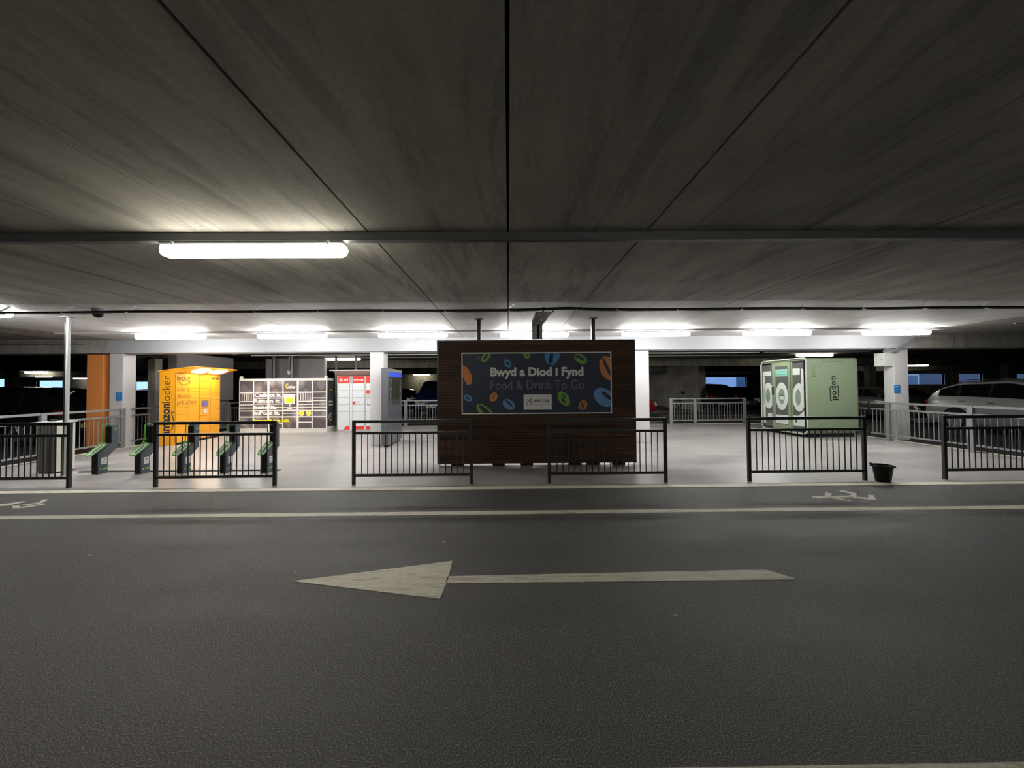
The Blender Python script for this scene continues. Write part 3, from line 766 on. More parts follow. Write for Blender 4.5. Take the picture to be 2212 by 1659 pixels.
# ================================================================ BUCKET
t = thing('bucket', 'black plastic bucket standing beside the railing near the booth', 'bucket', (5.885, 6.03, 0), -0.5)
mb = MB(); n = 32; prof = [(0.088, 0.0), (0.094, 0.012), (0.128, 0.235), (0.142, 0.245), (0.142, 0.258), (0.133, 0.262), (0.122, 0.235), (0.088, 0.02)]
mb.lathe(prof, n)
ob = mb.build('shell', BLACK, t, smooth=True)
MB().prism([(-0.06, 0.255), (0.06, 0.255), (0.03, 0.285), (-0.03, 0.285)], 'x', -0.152, -0.128).build('pouring_lip', BLACK, t, 0.003)
MB().tube([(0.145 * math.cos(a), 0.145 * math.sin(a) * 0.98, 0.245 - 0.03 * math.sin(a)) for a in [PI * k / 12 for k in range(13)]], 0.004, 6).build('handle', DGALV, t)
for s in (-1, 1): MB().lathe([(0.014, -0.008), (0.014, 0.008)], 10, (s * 0.146, 0, 0.24), 'x').build('handle_lug', BLACK, t)

# ================================================================ BIKE DOCKS
def dock():
    t = thing('bike_dock', '', 'bike dock')
    w = 0.055
    prof = [(0.0, 0.0), (0.0, 0.36), (0.025, 0.385), (0.215, 0.50), (0.235, 0.53), (0.235, 0.84), (0.25, 0.87), (0.335, 0.875), (0.36, 0.85), (0.36, 0.44), (0.19, 0.31), (0.175, 0.28), (0.175, 0.0)]
    side = MB(); side.prism(prof, 'x', -w, w)
    side.build('body', DOCKG, t, 0.004)
    MB().prism([(-0.006, 0.02), (-0.006, 0.355), (0.002, 0.365), (0.002, 0.02)], 'x', -w + 0.004, w - 0.004).build('front_panel', BLACK, t)
    MB().prism([(0.228, 0.54), (0.228, 0.84), (0.237, 0.84), (0.237, 0.54)], 'x', -w + 0.004, w - 0.004).build('upper_panel', BLACK, t)
    # guide hoop: two bent bars with rounded ends
    lx = -w - 0.012
    path = [(-0.01, 0.27, 0.872), (-0.03, 0.235, 0.888), (lx, 0.205, 0.87), (lx, 0.195, 0.83), (lx, 0.19, 0.60), (lx, 0.178, 0.555), (lx, 0.13, 0.515), (lx, -0.07, 0.385),
            (-w * 0.75, -0.115, 0.362), (0, -0.135, 0.352), (w * 0.75, -0.115, 0.362), (w + 0.006, -0.07, 0.385), (w + 0.006, 0.11, 0.502), (w - 0.01, 0.15, 0.525), (0, 0.175, 0.54), (lx + 0.01, 0.175, 0.545)]
    MB().tube(path, 0.0095, 8).build('guide_hoop', GREEN, t, smooth=True)
    MB().prism([(-0.11, 0.345), (0.15, 0.512), (0.15, 0.522), (-0.11, 0.355)], 'x', -w - 0.004, w + 0.002).build('wheel_tray', WPLAST, t, 0.003)
    MB().prism([(-0.06, 0.383), (0.12, 0.499), (0.12, 0.506), (-0.06, 0.390)], 'x', -0.018, 0.018).build('wheel_slot', DOCKG, t)
    s1 = MB().box(w, w + 0.002, 0.055, 0.155, 0.17, 0.29).build('sticker', WPLAST, t)
    on_panel(MB().add([(-0.02, 0.01, 0), (0.0, 0.03, 0), (0.018, 0.035, 0), (0.012, 0.012, 0), (-0.006, -0.002, 0)], [(0, 1, 2, 3, 4)]), frame((w + 0.0035, 0.105, 0.235), Vector((0, 1, 0)), Vector((0, 0, 1)))).build('sticker_print', SHADE_PRINT, s1)
    MB().box(w + 0.002, w + 0.003, 0.075, 0.135, 0.195, 0.203).build('sticker_print', SHADE_PRINT, s1)
    MB().box(w, w + 0.003, 0.085, 0.165, 0.075, 0.10).build('green_label', GREEN, t)
    MB().lathe([(0.011, 0), (0.011, 0.003)], 12, (w, 0.045, 0.085), 'x').build('green_label', WPLAST, t)
    MB().lathe([(0.02, 0), (0.02, 0.003)], 14, (w, 0.305, 0.79), 'x').build('round_badge', GREEN, t)
    return t
d0 = dock()
dl = ['slate bike dock with green hoop at the left end, beside the grey cabinet', 'slate bike dock second from the left, just left of the railing post', 'slate bike dock third from the left, in front of the marigold locker',
      'slate bike dock fourth from the left, seen through the railing', 'slate bike dock at the right end, beside the right railing post']
for k, x in enumerate((-7.49, -6.72, -5.96, -5.19, -4.44)):
    place(d0 if k == 0 else dup(d0), (x, 7.06, 0), 0.0, dl[k], 'row of bike docks')
o = MB().box(-8.0, -4.3, 7.252, 7.33, 0, 0.018).build('dock_base_rail', DOCKG, None, 0.003); tag(o, 'flat slate base rail running behind the feet of the bike docks', 'base rail')

# ================================================================ CABINET AND POLE AT LEFT
t = thing('service_cabinet', 'pale metal service cabinet with ribbed side beside the left side fence', 'cabinet', (-8.48, 7.16, 0))
RIBG = mat('ribbed_grey_metal', (0.12, 0.12, 0.105), 0.5, 0.2)
mb = MB().box(-0.17, 0.155, 0.012, 0.33, 0.02, 0.925)
for k in range(5): mb.box(-0.165 + k * 0.064, -0.165 + k * 0.064 + 0.05, 0.0, 0.014, 0.03, 0.91)
mb.build('body', RIBG, t, 0.003)
MB().box(0.155, 0.165, 0.02, 0.32, 0.03, 0.91).build('side_panel', mat('lit_side_ivory', (0.72, 0.72, 0.62), 0.5), t, 0.002)  # pale colour stands for the lamp light falling on this side
MB().box(-0.185, 0.185, -0.015, 0.35, 0.925, 0.95).build('lid', WHITE_METAL, t, 0.003)
MB().box(-0.16, 0.15, 0.03, 0.31, 0.0, 0.03).build('plinth', DARKSOFT, t)
MB().lathe([(0.055, 0.95), (0.052, 0.975), (0.03, 0.995), (0.008, 1.0)], 18, (-0.0, 0.1, 0)).build('beacon', BLACK, t, smooth=True)
t = thing('tall_pole', 'tall white square pole from floor to ceiling behind the cabinet lid', 'pole', (-8.005, 7.06, 0))
MB().box(-0.02, 0.024, -0.02, 0.02, 0, CEIL - 0.013).build('pole', mat('pole_white', (0.66, 0.69, 0.66), 0.35), t, 0.004)
MB().box(-0.042, -0.021, -0.022, 0.015, 0, 2.75).build('shaded_side_strip', BLK_METAL, t)  # dark strip stands in for the unlit left side of the pole
MB().tube([(0.04, 0, 1.45), (0.08, 0, 1.49), (0.13, 0, 1.50)], 0.007, 6).build('hook', WHITE_METAL, t, smooth=True)
MB().box(-0.10, 0.06, -0.07, 0.07, CEIL - 0.012, CEIL).build('ceiling_plate', DGALV, t)

# ================================================================ MARIGOLD LOCKER
AW, AH, AD = 1.97, 1.97, 0.40
A = thing('parcel_locker', 'marigold orange parcel locker bank under a lit canopy', 'parcel locker', (-9.09, 10.60, 0), math.radians(97.1))
MB().box(0, AW, 0.012, AD, 0.0, AH + 0.02).build('body', AMZ, A, 0.006)
MB().box(0.03, AW - 0.03, -0.002, 0.02, 0.0, 0.06).build('kick_recess', DARKSOFT, A)
MB().box(0.0, AW, 0.008, 0.014, 0.06, AH).build('door_frame', AMZD, A)
MB().prism([(-0.48, 2.13), (AD + 0.03, 2.02), (AD + 0.03, 2.045), (-0.48, 2.165)], 'x', -0.03, AW + 0.05).build('canopy', AMZ, A, 0.004)
MB().prism([(-0.46, 2.128), (AD, 2.021), (AD, 1.985), (0.0, 1.975)], 'x', 0.0, AW).build('canopy_soffit', AMZ, A)
for x0, x1 in ((0.42, 0.90), (1.20, 1.70)):
    MB().prism([(-0.37, 2.105), (-0.12, 2.022), (-0.12, 2.000), (-0.37, 2.083)], 'x', x0, x1).build('canopy_lamp', LED, A, 0.01)
cols = [(0.015, 0.485), (0.495, 0.965), (1.0, 1.47), (1.50, 1.955)]
rows = [[1.0, .893, .795, .74, .70, .645, .61, .555, .52, .42, .25, .03], [1.0, .893, .795, .745, .70, .65, .61, .555, .525, .22, .035],
        [1.0, .89, .79, .73, .69, .63], [1.0, .885, .78, .71, .67, .61, .57, .50, .46, .27, .18, .03]]
rows3b = [.37, .25, .14, .03]
for ci, (a, b) in enumerate(cols):
    for rs in ([rows[ci]] + ([rows3b] if ci == 2 else [])):
        for hi, lo in zip(rs[:-1], rs[1:]):
            MB().box(a, b, 0.0, 0.01, lo * AH + 0.004, hi * AH - 0.004).build('door', AMZ, A, 0.0015)
p = MB().box(1.0, 1.47, 0.0, 0.01, .375 * AH, .625 * AH).build('control_panel', AMZ, A)
MB().box(1.06, 1.38, -0.008, 0.0, 1.01, 1.19).build('screen_surround', mat('brown_recess', (0.25, 0.13, 0.05), 0.5), p)
MB().box(1.10, 1.33, -0.012, -0.008, 1.0, 1.165).build('screen', SCREEN2, p)
MB().box(1.20, 1.36, -0.008, 0.0, 0.82, 0.93).build('card_reader', CREAM, p); MB().box(1.24, 1.33, -0.012, -0.008, 0.84, 0.91).build('keypad', GREYP, p)
MB().box(1.04, 1.38, -0.006, 0.0, 0.955, 0.968).build('printed_strip', AMZT, p)
MB().box(1.55, 1.90, -0.004, 0.0, 1.83, 1.885).build('name_strip', AMZT, A)
AM = frame((0, 0.0, 0), *FRONT)
letter('locker', AM, 0.05, 1.775, 0.60, 1.915, AMZT, A, 0.01)
letter('order at', AM, 0.05, 1.475, 0.56, 1.56, AMZT, A, 0.0, 0.25)
letter('Amazon,', AM, 0.05, 1.285, 0.60, 1.385, AMZT, A, 0.0, 0.25)
letter('pick up here', AM, 0.05, 1.085, 0.84, 1.215, AMZT, A, 0.0, 0.25)
letter('Amazon', AM, 1.66, 1.848, 1.78, 1.868, CREAM, A, 0.01, thick=0.0055)
sm = [(0.10 + 0.45 * k / 14, 1.74 - 0.085 * math.sin(PI * (k / 14) ** 0.9)) for k in range(15)]
on_panel(poly_mb(ribbon(sm, 0.016) + [[(0.50, 1.745), (0.58, 1.755), (0.565, 1.68), (0.548, 1.685), (0.552, 1.735), (0.50, 1.73)]], 0.002), AM).build('smile_mark', AMZT, A)
# end panel: faces -x ; seen left = back
AE = frame((0, 0, 0), Vector((0, -1, 0)), Vector((0, 0, 1)))   # u = -y, v = z, normal = -x
AE2 = AE @ Matrix.Rotation(PI / 2, 4, 'Z')                      # text runs upwards: u' = z, v' = +y
letter('amazon', AE2, 0.27, 0.13, 1.14, 0.29, AMZT2, A, 0.03)
letter('locker', AE2, 1.16, 0.13, 1.90, 0.33, AMZT, A, -0.006)
sm = [(0.42 + 0.46 * k / 14, 0.095 - 0.055 * math.sin(PI * (k / 14) ** 0.9)) for k in range(15)]
on_panel(poly_mb(ribbon(sm, 0.018) + [[(0.84, 0.09), (0.93, 0.10), (0.91, 0.03), (0.89, 0.035), (0.90, 0.085), (0.85, 0.075)]], 0.002), AE2).build('smile_mark', AMZT2, A)

# ================================================================ WHITE LOCKER WITH PATTERNED DOORS
IW, IH = 3.05, 1.885
I = thing('parcel_locker', 'wide cream parcel locker bank with dark patterned doors', 'parcel locker', (-9.33, 13.42, 0), -0.01)
def ip(x, y): return ((x - 192) / 1373 * IW, (1460 - y) / 882 * IH)
MB().box(0, IW, 0.0, 0.5, 0.13, IH).build('body', CREAM, I, 0.012)
MB().box(0.0, IW, 0.01, 0.49, 0.0, 0.13).build('plinth', mat('off_white_plinth', (0.62, 0.62, 0.58), 0.5), I, 0.004)
C1 = [(615, 795), (818, 942), (960, 995), (1010, 1045), (1060, 1095), (1110, 1190), (1210, 1300), (1315, 1385)]
C2 = [(615, 795), (812, 890), (905, 985), (1000, 1040), (1055, 1090), (1110, 1190), (1210, 1300), (1315, 1385)]
C4 = [(615, 795), (812, 1042), (1055, 1085), (1110, 1140), (1152, 1190), (1210, 1385)]
C5 = [(615, 795), (818, 942), (960, 995), (1010, 1040), (1055, 1090), (1110, 1190), (1210, 1280), (1300, 1385)]
C6 = [(615, 795), (812, 890), (905, 935), (950, 990), (1005, 1040), (1055, 1090), (1110, 1190), (1210, 1385)]
IC = [((210, 408), C1), ((430, 635), C2), ((668, 868), C2), ((888, 1092), C4), ((1125, 1325), C5), ((1345, 1548), C6)]
IM = frame((0, 0, 0), *FRONT)
for ci, ((xa, xb), rs) in enumerate(IC):
    for y0, y1 in rs:
        a = ip(xa, y1); b = ip(xb, y0)
        d = MB().box(a[0], b[0], -0.008, 0.002, a[1], b[1]).build('door', CAMO, I, 0.002)
        if y0 == 818:
            for k in range(5):
                xs = a[0] + (b[0] - a[0]) * (k + 0.75) / 5.5
                MB().box(xs, xs + 0.022, -0.012, -0.008, a[1] + 0.005, b[1] - 0.005).build('door_stripe', CREAM, d)
a = ip(898, 995); b = ip(1078, 840)
sc = MB().prism([(a[0] + 0.03, a[1]), (b[0] - 0.03, a[1]), (b[0], b[1]), (a[0], b[1])], 'y', -0.035, -0.008).build('screen_hood', CREAM, I, 0.004)
a = ip(935, 975); b = ip(1052, 892)
MB().box(a[0], b[0], -0.039, -0.035, a[1], b[1]).build('screen', SCREEN, sc)
MB().box(b[0] - 0.05, b[0] - 0.015, -0.041, -0.039, a[1] + 0.01, a[1] + 0.05).build('screen_icon', NBLUE, sc)
MB().box(a[0] + 0.0, b[0] + 0.05, -0.037, -0.035, b[1] + 0.03, b[1] + 0.08).build('camera_strip', mat('beige_strip', (0.55, 0.52, 0.47), 0.5), sc)
a = ip(975, 1032); b = ip(1002, 1003); MB().box(a[0], b[0], -0.016, -0.008, a[1], b[1]).build('card_reader', CREAM, I, 0.002)
a = ip(950, 1080); b = ip(1022, 1060); MB().box(a[0], b[0], -0.012, -0.008, a[1], b[1]).build('label_strip', CREAM, I)
TD = 0.012
for s, x0, y0, x1, y1, m, bd in (('Collect it.', 430, 880, 866, 818, WPRINT, 0.05), ('Return it.', 430, 972, 846, 912, WPRINT, 0.05), ('Send it.', 430, 1072, 776, 1014, WPRINT, 0.05), ('InPost it.', 430, 1166, 836, 1108, WPRINT, 0.05), ('inpost.co.uk', 430, 1302, 990, 1228, YEL, 0.045)):
    a = ip(x0, y0); b = ip(x1, y1)
    letter(s, IM, a[0], a[1], b[0], b[1], m, I, bd, thick=TD)
a = ip(965, 738); b = ip(1072, 695); letter('InPost', IM, a[0], a[1], b[0], b[1], WPRINT, I, 0.05, thick=TD)
c = ip(962, 706); polys = []
for k in range(9):
    an = math.radians(100 + k * 20)
    polys += ribbon([(c[0] + 0.062 * math.cos(an), c[1] + 0.062 * math.sin(an)), (c[0] + 0.10 * math.cos(an), c[1] + 0.10 * math.sin(an))], 0.012)
polys += ribbon([(c[0] + 0.05 * math.cos(math.radians(90 + k * 18)), c[1] + 0.05 * math.sin(math.radians(90 + k * 18))) for k in range(11)], 0.014)
on_panel(poly_mb(polys, TD), IM).build('sun_logo', YEL, I)
a = ip(975, 752); b = ip(1070, 746); on_panel(poly_mb([[(a[0], a[1]), (b[0], a[1]), (b[0], b[1]), (a[0], b[1])]], TD), IM).build('logo_underline', WPRINT, I)
for x in (1170, 1280):
    c = ip(x, 1146); on_panel(poly_mb([ellipse(c[0], c[1], 0.092, 0.092)], TD), IM).build('round_badge', mat('pale_yellow_print', (0.95, 0.85, 0.35), 0.5), I)
    on_panel(poly_mb([ellipse(c[0], c[1], 0.062, 0.062)], TD + 0.002), IM).build('round_badge', YEL, I)
MB().box(IW, IW + 0.006, 0.02, 0.48, 0.20, IH - 0.08).build('side_wrap', CHAR, I)
IE = frame((IW + 0.006, 0, 0), Vector((0, 1, 0)), Vector((0, 0, 1)))
letter('InPost', IE, 0.12, 1.03, 0.42, 1.10, WPRINT, I, 0.03); letter('Lockers', IE, 0.12, 0.93, 0.42, 1.0, WPRINT, I, 0.03)
letter('InPost', IE, 0.18, 1.45, 0.38, 1.50, YEL, I, 0.02)
ring24 = ribbon([(0.25 + 0.12 * math.cos(a), 0.53 + 0.13 * math.sin(a)) for a in [math.radians(-20 + k * 18) for k in range(14)]], 0.025)
on_panel(poly_mb(ring24 + ribbon([(0.25, 0.60), (0.25, 0.52), (0.31, 0.52)], 0.02), 0.002), IE).build('clock_mark', WPRINT, I)
letter('24/7', IE, 0.16, 0.39, 0.34, 0.45, YEL, I, 0.02)
for x in (0.06, IW - 0.06):
    MB().lathe([(0.05, -0.03), (0.06, 0.0), (0.05, 0.03)], 18, (x, 0.04, IH + 0.035), 'y').build('eye_lamp', CREAM, I, smooth=True)

# ================================================================ RED AND WHITE LOCKER
D = thing('parcel_locker', 'pale parcel locker with red header panels half hidden by a white column', 'parcel locker', (-6.04, 13.62, 0))
def dp(x, y): return ((x - 175) / 391.0, (1222 - y) / 391.0)
MB().box(0, 1.72, 0.0, 0.5, 0.0, 1.97).build('body', mat('grey_locker_frame', (0.42, 0.42, 0.41), 0.45), D, 0.004)
MB().box(-0.10, 1.78, -0.38, 0.5, 2.13, 2.165).build('canopy', CREAM, D, 0.003)
MB().prism([(-0.34, 2.13), (0.4, 2.13), (0.4, 1.98), (0.0, 1.98)], 'x', 0.0, 1.70).build('canopy_soffit', mat('beige_soffit', (0.45, 0.38, 0.34), 0.5), D)
DM = frame((0, 0, 0), *FRONT)
for x0, x1 in ((190, 345), (395, 550), (575, 730)):
    for y0, y1, m in ((460, 552, RED), (560, 651, PALE), (657, 749, PALE), (757, 848, PALE), (856, 943, PALE), (951, 1192, PALE)):
        a = dp(x0, y1); b = dp(x1, y0)
        MB().box(a[0], b[0], -0.008, 0.0, a[1], b[1]).build('header_panel' if m is RED else 'door', m, D, 0.002)
for x0, x1 in ((355, 385), (555, 570)):
    a = dp(x0, 1195); b = dp(x1, 560 if x0 == 355 else 1150); MB().box(a[0], b[0], -0.006, 0.0, a[1], b[1]).build('divider_strip', PALE, D)
for x0, x1 in ((430, 550), (577, 730)):
    a = dp(x0, 1192); b = dp(x1, 1150); MB().box(a[0], b[0], -0.011, -0.008, a[1], b[1]).build('red_footer', RED, D)
def dpoly(pts, m, nm): on_panel(poly_mb([[dp(*q) for q in pts]], 0.011), DM).build(nm, m, D)
dpoly([(290, 1150), (345, 1150), (345, 1192), (272, 1192)], RED, 'red_mark'); dpoly([(390, 808), (438, 808), (420, 852), (390, 852)], RED, 'red_mark')
dpoly([(577, 652), (640, 652), (640, 700), (577, 700)], RED, 'red_mark')
a = dp(265, 530); b = dp(328, 490); letter('dpd', DM, a[0], a[1], b[0], b[1], WPRINT, D, 0.03, thick=0.011)
c = dp(231, 510); on_panel(poly_mb([ellipse(c[0], c[1], 0.06, 0.06, PI / 6, 6)], 0.011), DM).build('cube_logo', WPRINT, D)
on_panel(poly_mb(ribbon([(c[0] - 0.035, c[1] + 0.02), (c[0], c[1]), (c[0], c[1] - 0.045)], 0.012) + ribbon([(c[0], c[1]), (c[0] + 0.035, c[1] + 0.02)], 0.012), 0.012), DM).build('cube_logo', RED, D)
a = dp(405, 524); b = dp(540, 500); letter('PICKUP LOCKER', DM, a[0], a[1], b[0], b[1], WPRINT, D, 0.03, thick=0.011)
for k, (s, y) in enumerate((('Pick up', 735), ('Using', 768), ('Drop', 800), ('Or', 830), ('Send', 870))):
    a = dp(588, y); b = dp(588 + 13 * len(s), y - 24); letter(s, DM, a[0], a[1], b[0], b[1], SHADE_PRINT, D, 0.01, thick=0.011)
for x in (455, 478): dpoly([(x, 830), (x + 6, 830), (x + 14, 808), (x + 8, 808)], GREYP, 'grey_dash')

# ================================================================ TOTEM
TW, TH = 1.46, 2.045
T = thing('information_totem', 'tall slate grey information totem with blue lit header screen', 'totem', (-3.09, 9.91, 0), math.radians(91.9))
MB().box(0, TW, 0, 0.17, 0.05, TH).build('body', SLATE, T, 0.006)
MB().box(0.12, TW - 0.12, 0.03, 0.14, 0, 0.05).build('plinth', BLK_METAL, T)
MB().box(-0.006, 0.0, 0.01, 0.16, 0.06, TH - 0.01).build('edge_panel', mat('pale_slate_edge', (0.13, 0.14, 0.16), 0.3), T)
scn = MB().box(0.10, TW - 0.03, -0.006, 0, 1.08, TH - 0.09).build('screen', SCREEND, T)
MB().box(0.12, TW - 0.05, -0.010, -0.006, TH - 0.22, TH - 0.10).build('header_bar', SCREENB, scn)
TM = frame((0, -0.006, 0), *FRONT)
random.seed(3)
names_l = ['Cardiff', 'Newport', 'Barry', 'Penarth', 'Cathays', 'Radyr', 'Heath', 'Splott', 'Roath', 'Canton', 'Ely']
for k in range(11):
    z = TH - 0.30 - k * 0.065
    wl_ = 0.03 * len(names_l[k])
    letter('=' * 6, TM, 0.14, z - 0.03, 0.14 + wl_, z, SCREENT, scn, 0.02, name='text_line')
    letter('- - -', TM, TW - 0.30, z - 0.03, TW - 0.12, z, SCREENT, scn, 0.04, name='text_line')

# ================================================================ SAGE BOOTH
PW, PH, PD = 1.62, 2.31, 1.85
P = thing('work_booth', 'rounded sage green booth with glazed left side', 'booth', (8.585, 11.0, 0), math.radians(2.5))
r = 0.16; z0 = 0.10
prof = []
for cy, cz, a0 in ((r, z0 + r, PI), (PD - r, z0 + r, 1.5 * PI), (PD - r, PH - r, 0), (r * 0.5, PH - r * 0.5, 0.5 * PI)):
    rr = r * 0.5 if a0 == 0.5 * PI else r
    for k in range(7):
        a = a0 + PI / 2 * k / 6; prof.append((cy + rr * math.cos(a), cz + rr * math.sin(a)))
def rr_prof(ins):
    out = []
    for cy, cz, a0, rad in ((r, z0 + r, PI, r), (PD - r, z0 + r, 1.5 * PI, r), (PD - r, PH - r, 0, r), (r * 0.5, PH - r * 0.5, 0.5 * PI, r * 0.5)):
        q = max(0.01, rad - ins); sy = 1 if cy < PD / 2 else -1; sz = 1 if cz < PH / 2 else -1
        oy, oz = cy - sy * rad + sy * (ins + q), cz - sz * rad + sz * (ins + q)
        for k in range(7):
            a = a0 + PI / 2 * k / 6; out.append((oy + q * math.cos(a), oz + q * math.sin(a)))
    return out
er = 0.11
rings = [(0.02, 0.0), (PW - er, 0.0)] + [(PW - er + er * math.sin(PI / 2 * k / 6), er * (1 - math.cos(PI / 2 * k / 6))) for k in range(1, 7)]
vs = []; n = 28
for x, ins in rings: vs += [(x, p[0], p[1]) for p in rr_prof(ins)]
fs = [(i * n + k, i * n + (k + 1) % n, (i + 1) * n + (k + 1) % n, (i + 1) * n + k) for i in range(len(rings) - 1) for k in range(n)] + [tuple(range(n)), tuple(range((len(rings) - 1) * n, len(rings) * n))]
MB().add(vs, fs).build('shell', SAGE, P, smooth=True)
rim = [(0.0, y, z) for y, z in prof]
MB().tube(rim, 0.022, 8, closed=True).build('glass_surround', SAGEL, P, smooth=True)
MB().box(0.12, PW - 0.1, 0.12, PD - 0.1, 0.0, 0.12).build('plinth', DARKSOFT, P, 0.01)
PM = frame((0, 0, 0), Vector((0, -1, 0)), Vector((0, 0, 1)))     # u=-y, normal -x
POD_GLASS = mat('dark_booth_glass', (0.125, 0.125, 0.118), 0.08, spec=0.6)
def pbox(y0, y1, za, zb, d0, d1, nm, m, par=None, bev=0.0): return MB().box(-d1, -d0, y0, y1, za, zb).build(nm, m, par or P, bev)
pbox(0.06, PD - 0.06, 0.16, PH - 0.07, -0.03, 0.002, 'glazing_gasket', BLACK)
g1 = pbox(0.09, 0.50, 0.20, PH - 0.13, 0.002, 0.008, 'side_window', POD_GLASS); g3_ = pbox(1.36, 1.76, 0.20, PH - 0.13, 0.002, 0.008, 'side_window', POD_GLASS)
dr = pbox(0.57, 1.33, 0.16, PH - 0.08, 0.002, 0.025, 'door', SAGE, None, 0.004)
pbox(0.50, 0.56, 0.18, PH - 0.10, 0.002, 0.012, 'mullion', SAGE)
dg_ = pbox(0.67, 1.17, 0.31, 2.12, 0.025, 0.027, 'door_glass', POD_GLASS, dr)
pbox(1.255, 1.29, 1.22, 1.47, 0.03, 0.07, 'door_handle', BLACK, dr, 0.006)
PF = frame((0, 0, 0), Vector((0, -1, 0)), Vector((0, 0, 1)))
def film(poly, h, m, nm, par): on_panel(poly_mb([[(-q[0], q[1]) for q in poly]], h), PF).build(nm, m, par)
film(clip(ellipse(0.92, 1.18, 0.25, 0.43), 0.67, 0.3, 1.17, 2.2), 0.029, FROST, 'white_disc', dr); film(ellipse(0.92, 1.18, 0.125, 0.24), 0.031, SAGEF, 'green_disc', dr)
film([(0.84, 1.08), (1.0, 1.08), (1.0, 1.18), (0.84, 1.18)], 0.033, FROST, 'notice', dr); film([(0.84, 1.20), (1.0, 1.20), (1.0, 1.215), (0.84, 1.215)], 0.033, DARKPRINT, 'notice', dr)
film([(0.68, 1.80), (1.16, 1.80), (1.16, 2.02), (0.68, 2.02)], 0.029, MINT, 'mint_banner', dr)
on_panel(text_mb('Private space', -1.10, 1.92, -0.74, 1.98, 0.02, thick=0.031), PF).build('lettering', mat('teal_print', (0.08, 0.30, 0.28), 0.5), dr)
on_panel(text_mb('when needed', -1.12, 1.84, -0.72, 1.89, 0.02, thick=0.031), PF).build('lettering', MATS['teal_print'], dr)
film([(0.67, 0.33), (1.17, 0.33), (1.17, 0.60), (0.67, 0.60)], 0.029, FROST, 'white_sticker', dr)
film(clip(ellipse(0.27, 1.16, 0.235, 0.42), 0.09, 0.2, 0.50, 2.2), 0.010, FROST, 'white_disc', P); film(ellipse(0.30, 1.16, 0.10, 0.24), 0.012, SAGEF, 'green_disc', P)
film([(0.22, 1.83), (0.49, 1.83), (0.49, 2.02), (0.22, 2.02)], 0.010, FROST, 'white_sticker', P)
film([(0.09, 1.45), (0.17, 1.45), (0.17, 2.02), (0.09, 1.98)], 0.010, FROST, 'white_sticker', P)
film([(0.09, 0.32), (0.49, 0.32), (0.49, 0.62), (0.30, 0.62), (0.09, 0.78)], 0.010, FROST, 'white_sticker', P)
film([(0.36, 0.40), (0.42, 0.40), (0.42, 0.50), (0.36, 0.50)], 0.012, SLATE, 'logo_mark', P)
film(clip(ellipse(1.52, 1.19, 0.25, 0.42), 1.36, 0.2, 1.76, 2.2), 0.010, FROST, 'white_disc', P); film(ellipse(1.54, 1.19, 0.10, 0.23), 0.012, SAGEF, 'green_disc', P)
film([(1.38, 1.83), (1.74, 1.83), (1.74, 1.98), (1.38, 1.98)], 0.010, FROST, 'white_sticker', P)
film([(1.66, 0.30), (1.76, 0.30), (1.76, 2.0), (1.66, 1.7)], 0.010, FROST, 'white_sticker', P)
film([(1.37, 0.40), (1.56, 0.40), (1.56, 0.62), (1.37, 0.62)], 0.010, FROST, 'white_sticker', P)
# solid front face
PFm = frame((0, -0.001, 0), *FRONT)
for k in range(6):
    MB().box(0.17, 0.28, -0.004, 0.0, 2.07 - k * 0.062, 2.09 - k * 0.062).build('vent_slot', FADED, P, 0.001)
letter('Privacy On Demand', PFm, 0.50, 2.165, 1.14, 2.215, FADED, P, 0.01)
PR = PFm @ Matrix.Translation((0, 0, 0)) @ Matrix.Rotation(-PI / 2, 4, 'Z')   # runs downwards: u' = -z ; v' = x
letter('G', PR, -1.79, 0.76, -1.665, 0.885, DARKPRINT, P, 0.03)
letter('o', PR, -1.64, 0.765, -1.515, 0.885, DARKPRINT, P, 0.03)
letter('p', PR, -1.49, 0.715, -1.385, 0.885, DARKPRINT, P, 0.03)
letter('o', PR, -1.355, 0.775, -1.225, 0.895, DARKPRINT, P, 0.03)
letter('d', PR, -1.20, 0.78, -1.075, 0.955, DARKPRINT, P, 0.03)
letter('Powered by', PR, -1.89, 0.905, -1.52, 0.945, FADED, P, 0.0)
on_panel(poly_mb(ribbon([(-1.49, 0.91), (-1.49, 0.94), (-1.475, 0.952), (-1.13, 0.958)], 0.024) + ribbon([(-1.45, 0.705), (-1.08, 0.71), (-1.065, 0.725), (-1.065, 0.75)], 0.024), 0.002), PR).build('logo_bracket', DARKPRINT, P)

# ================================================================ WALL MOUNTED THINGS
def notice(loc, label):
    t = thing('blue_notice', label, 'notice', loc, 0, 'blue notices on the white columns')
    MB().box(-0.085, 0.085, -0.006, 0, -0.11, 0.11).build('plate', NBLUE, t)
    MB().box(-0.05, 0.02, -0.008, -0.006, 0.055, 0.075).build('printed_line', WPRINT, t)
    for k in range(3): MB().box(-0.05, 0.05 - 0.02 * k, -0.008, -0.006, -0.01 - k * 0.03, -0.002 - k * 0.03).build('printed_line', S_BL2, t)
notice((-10.13 - 0.2, 10.315, 1.35), 'small blue notice on the left white column'); notice((10.60, 10.395, 1.40), 'small blue notice on the right white column')
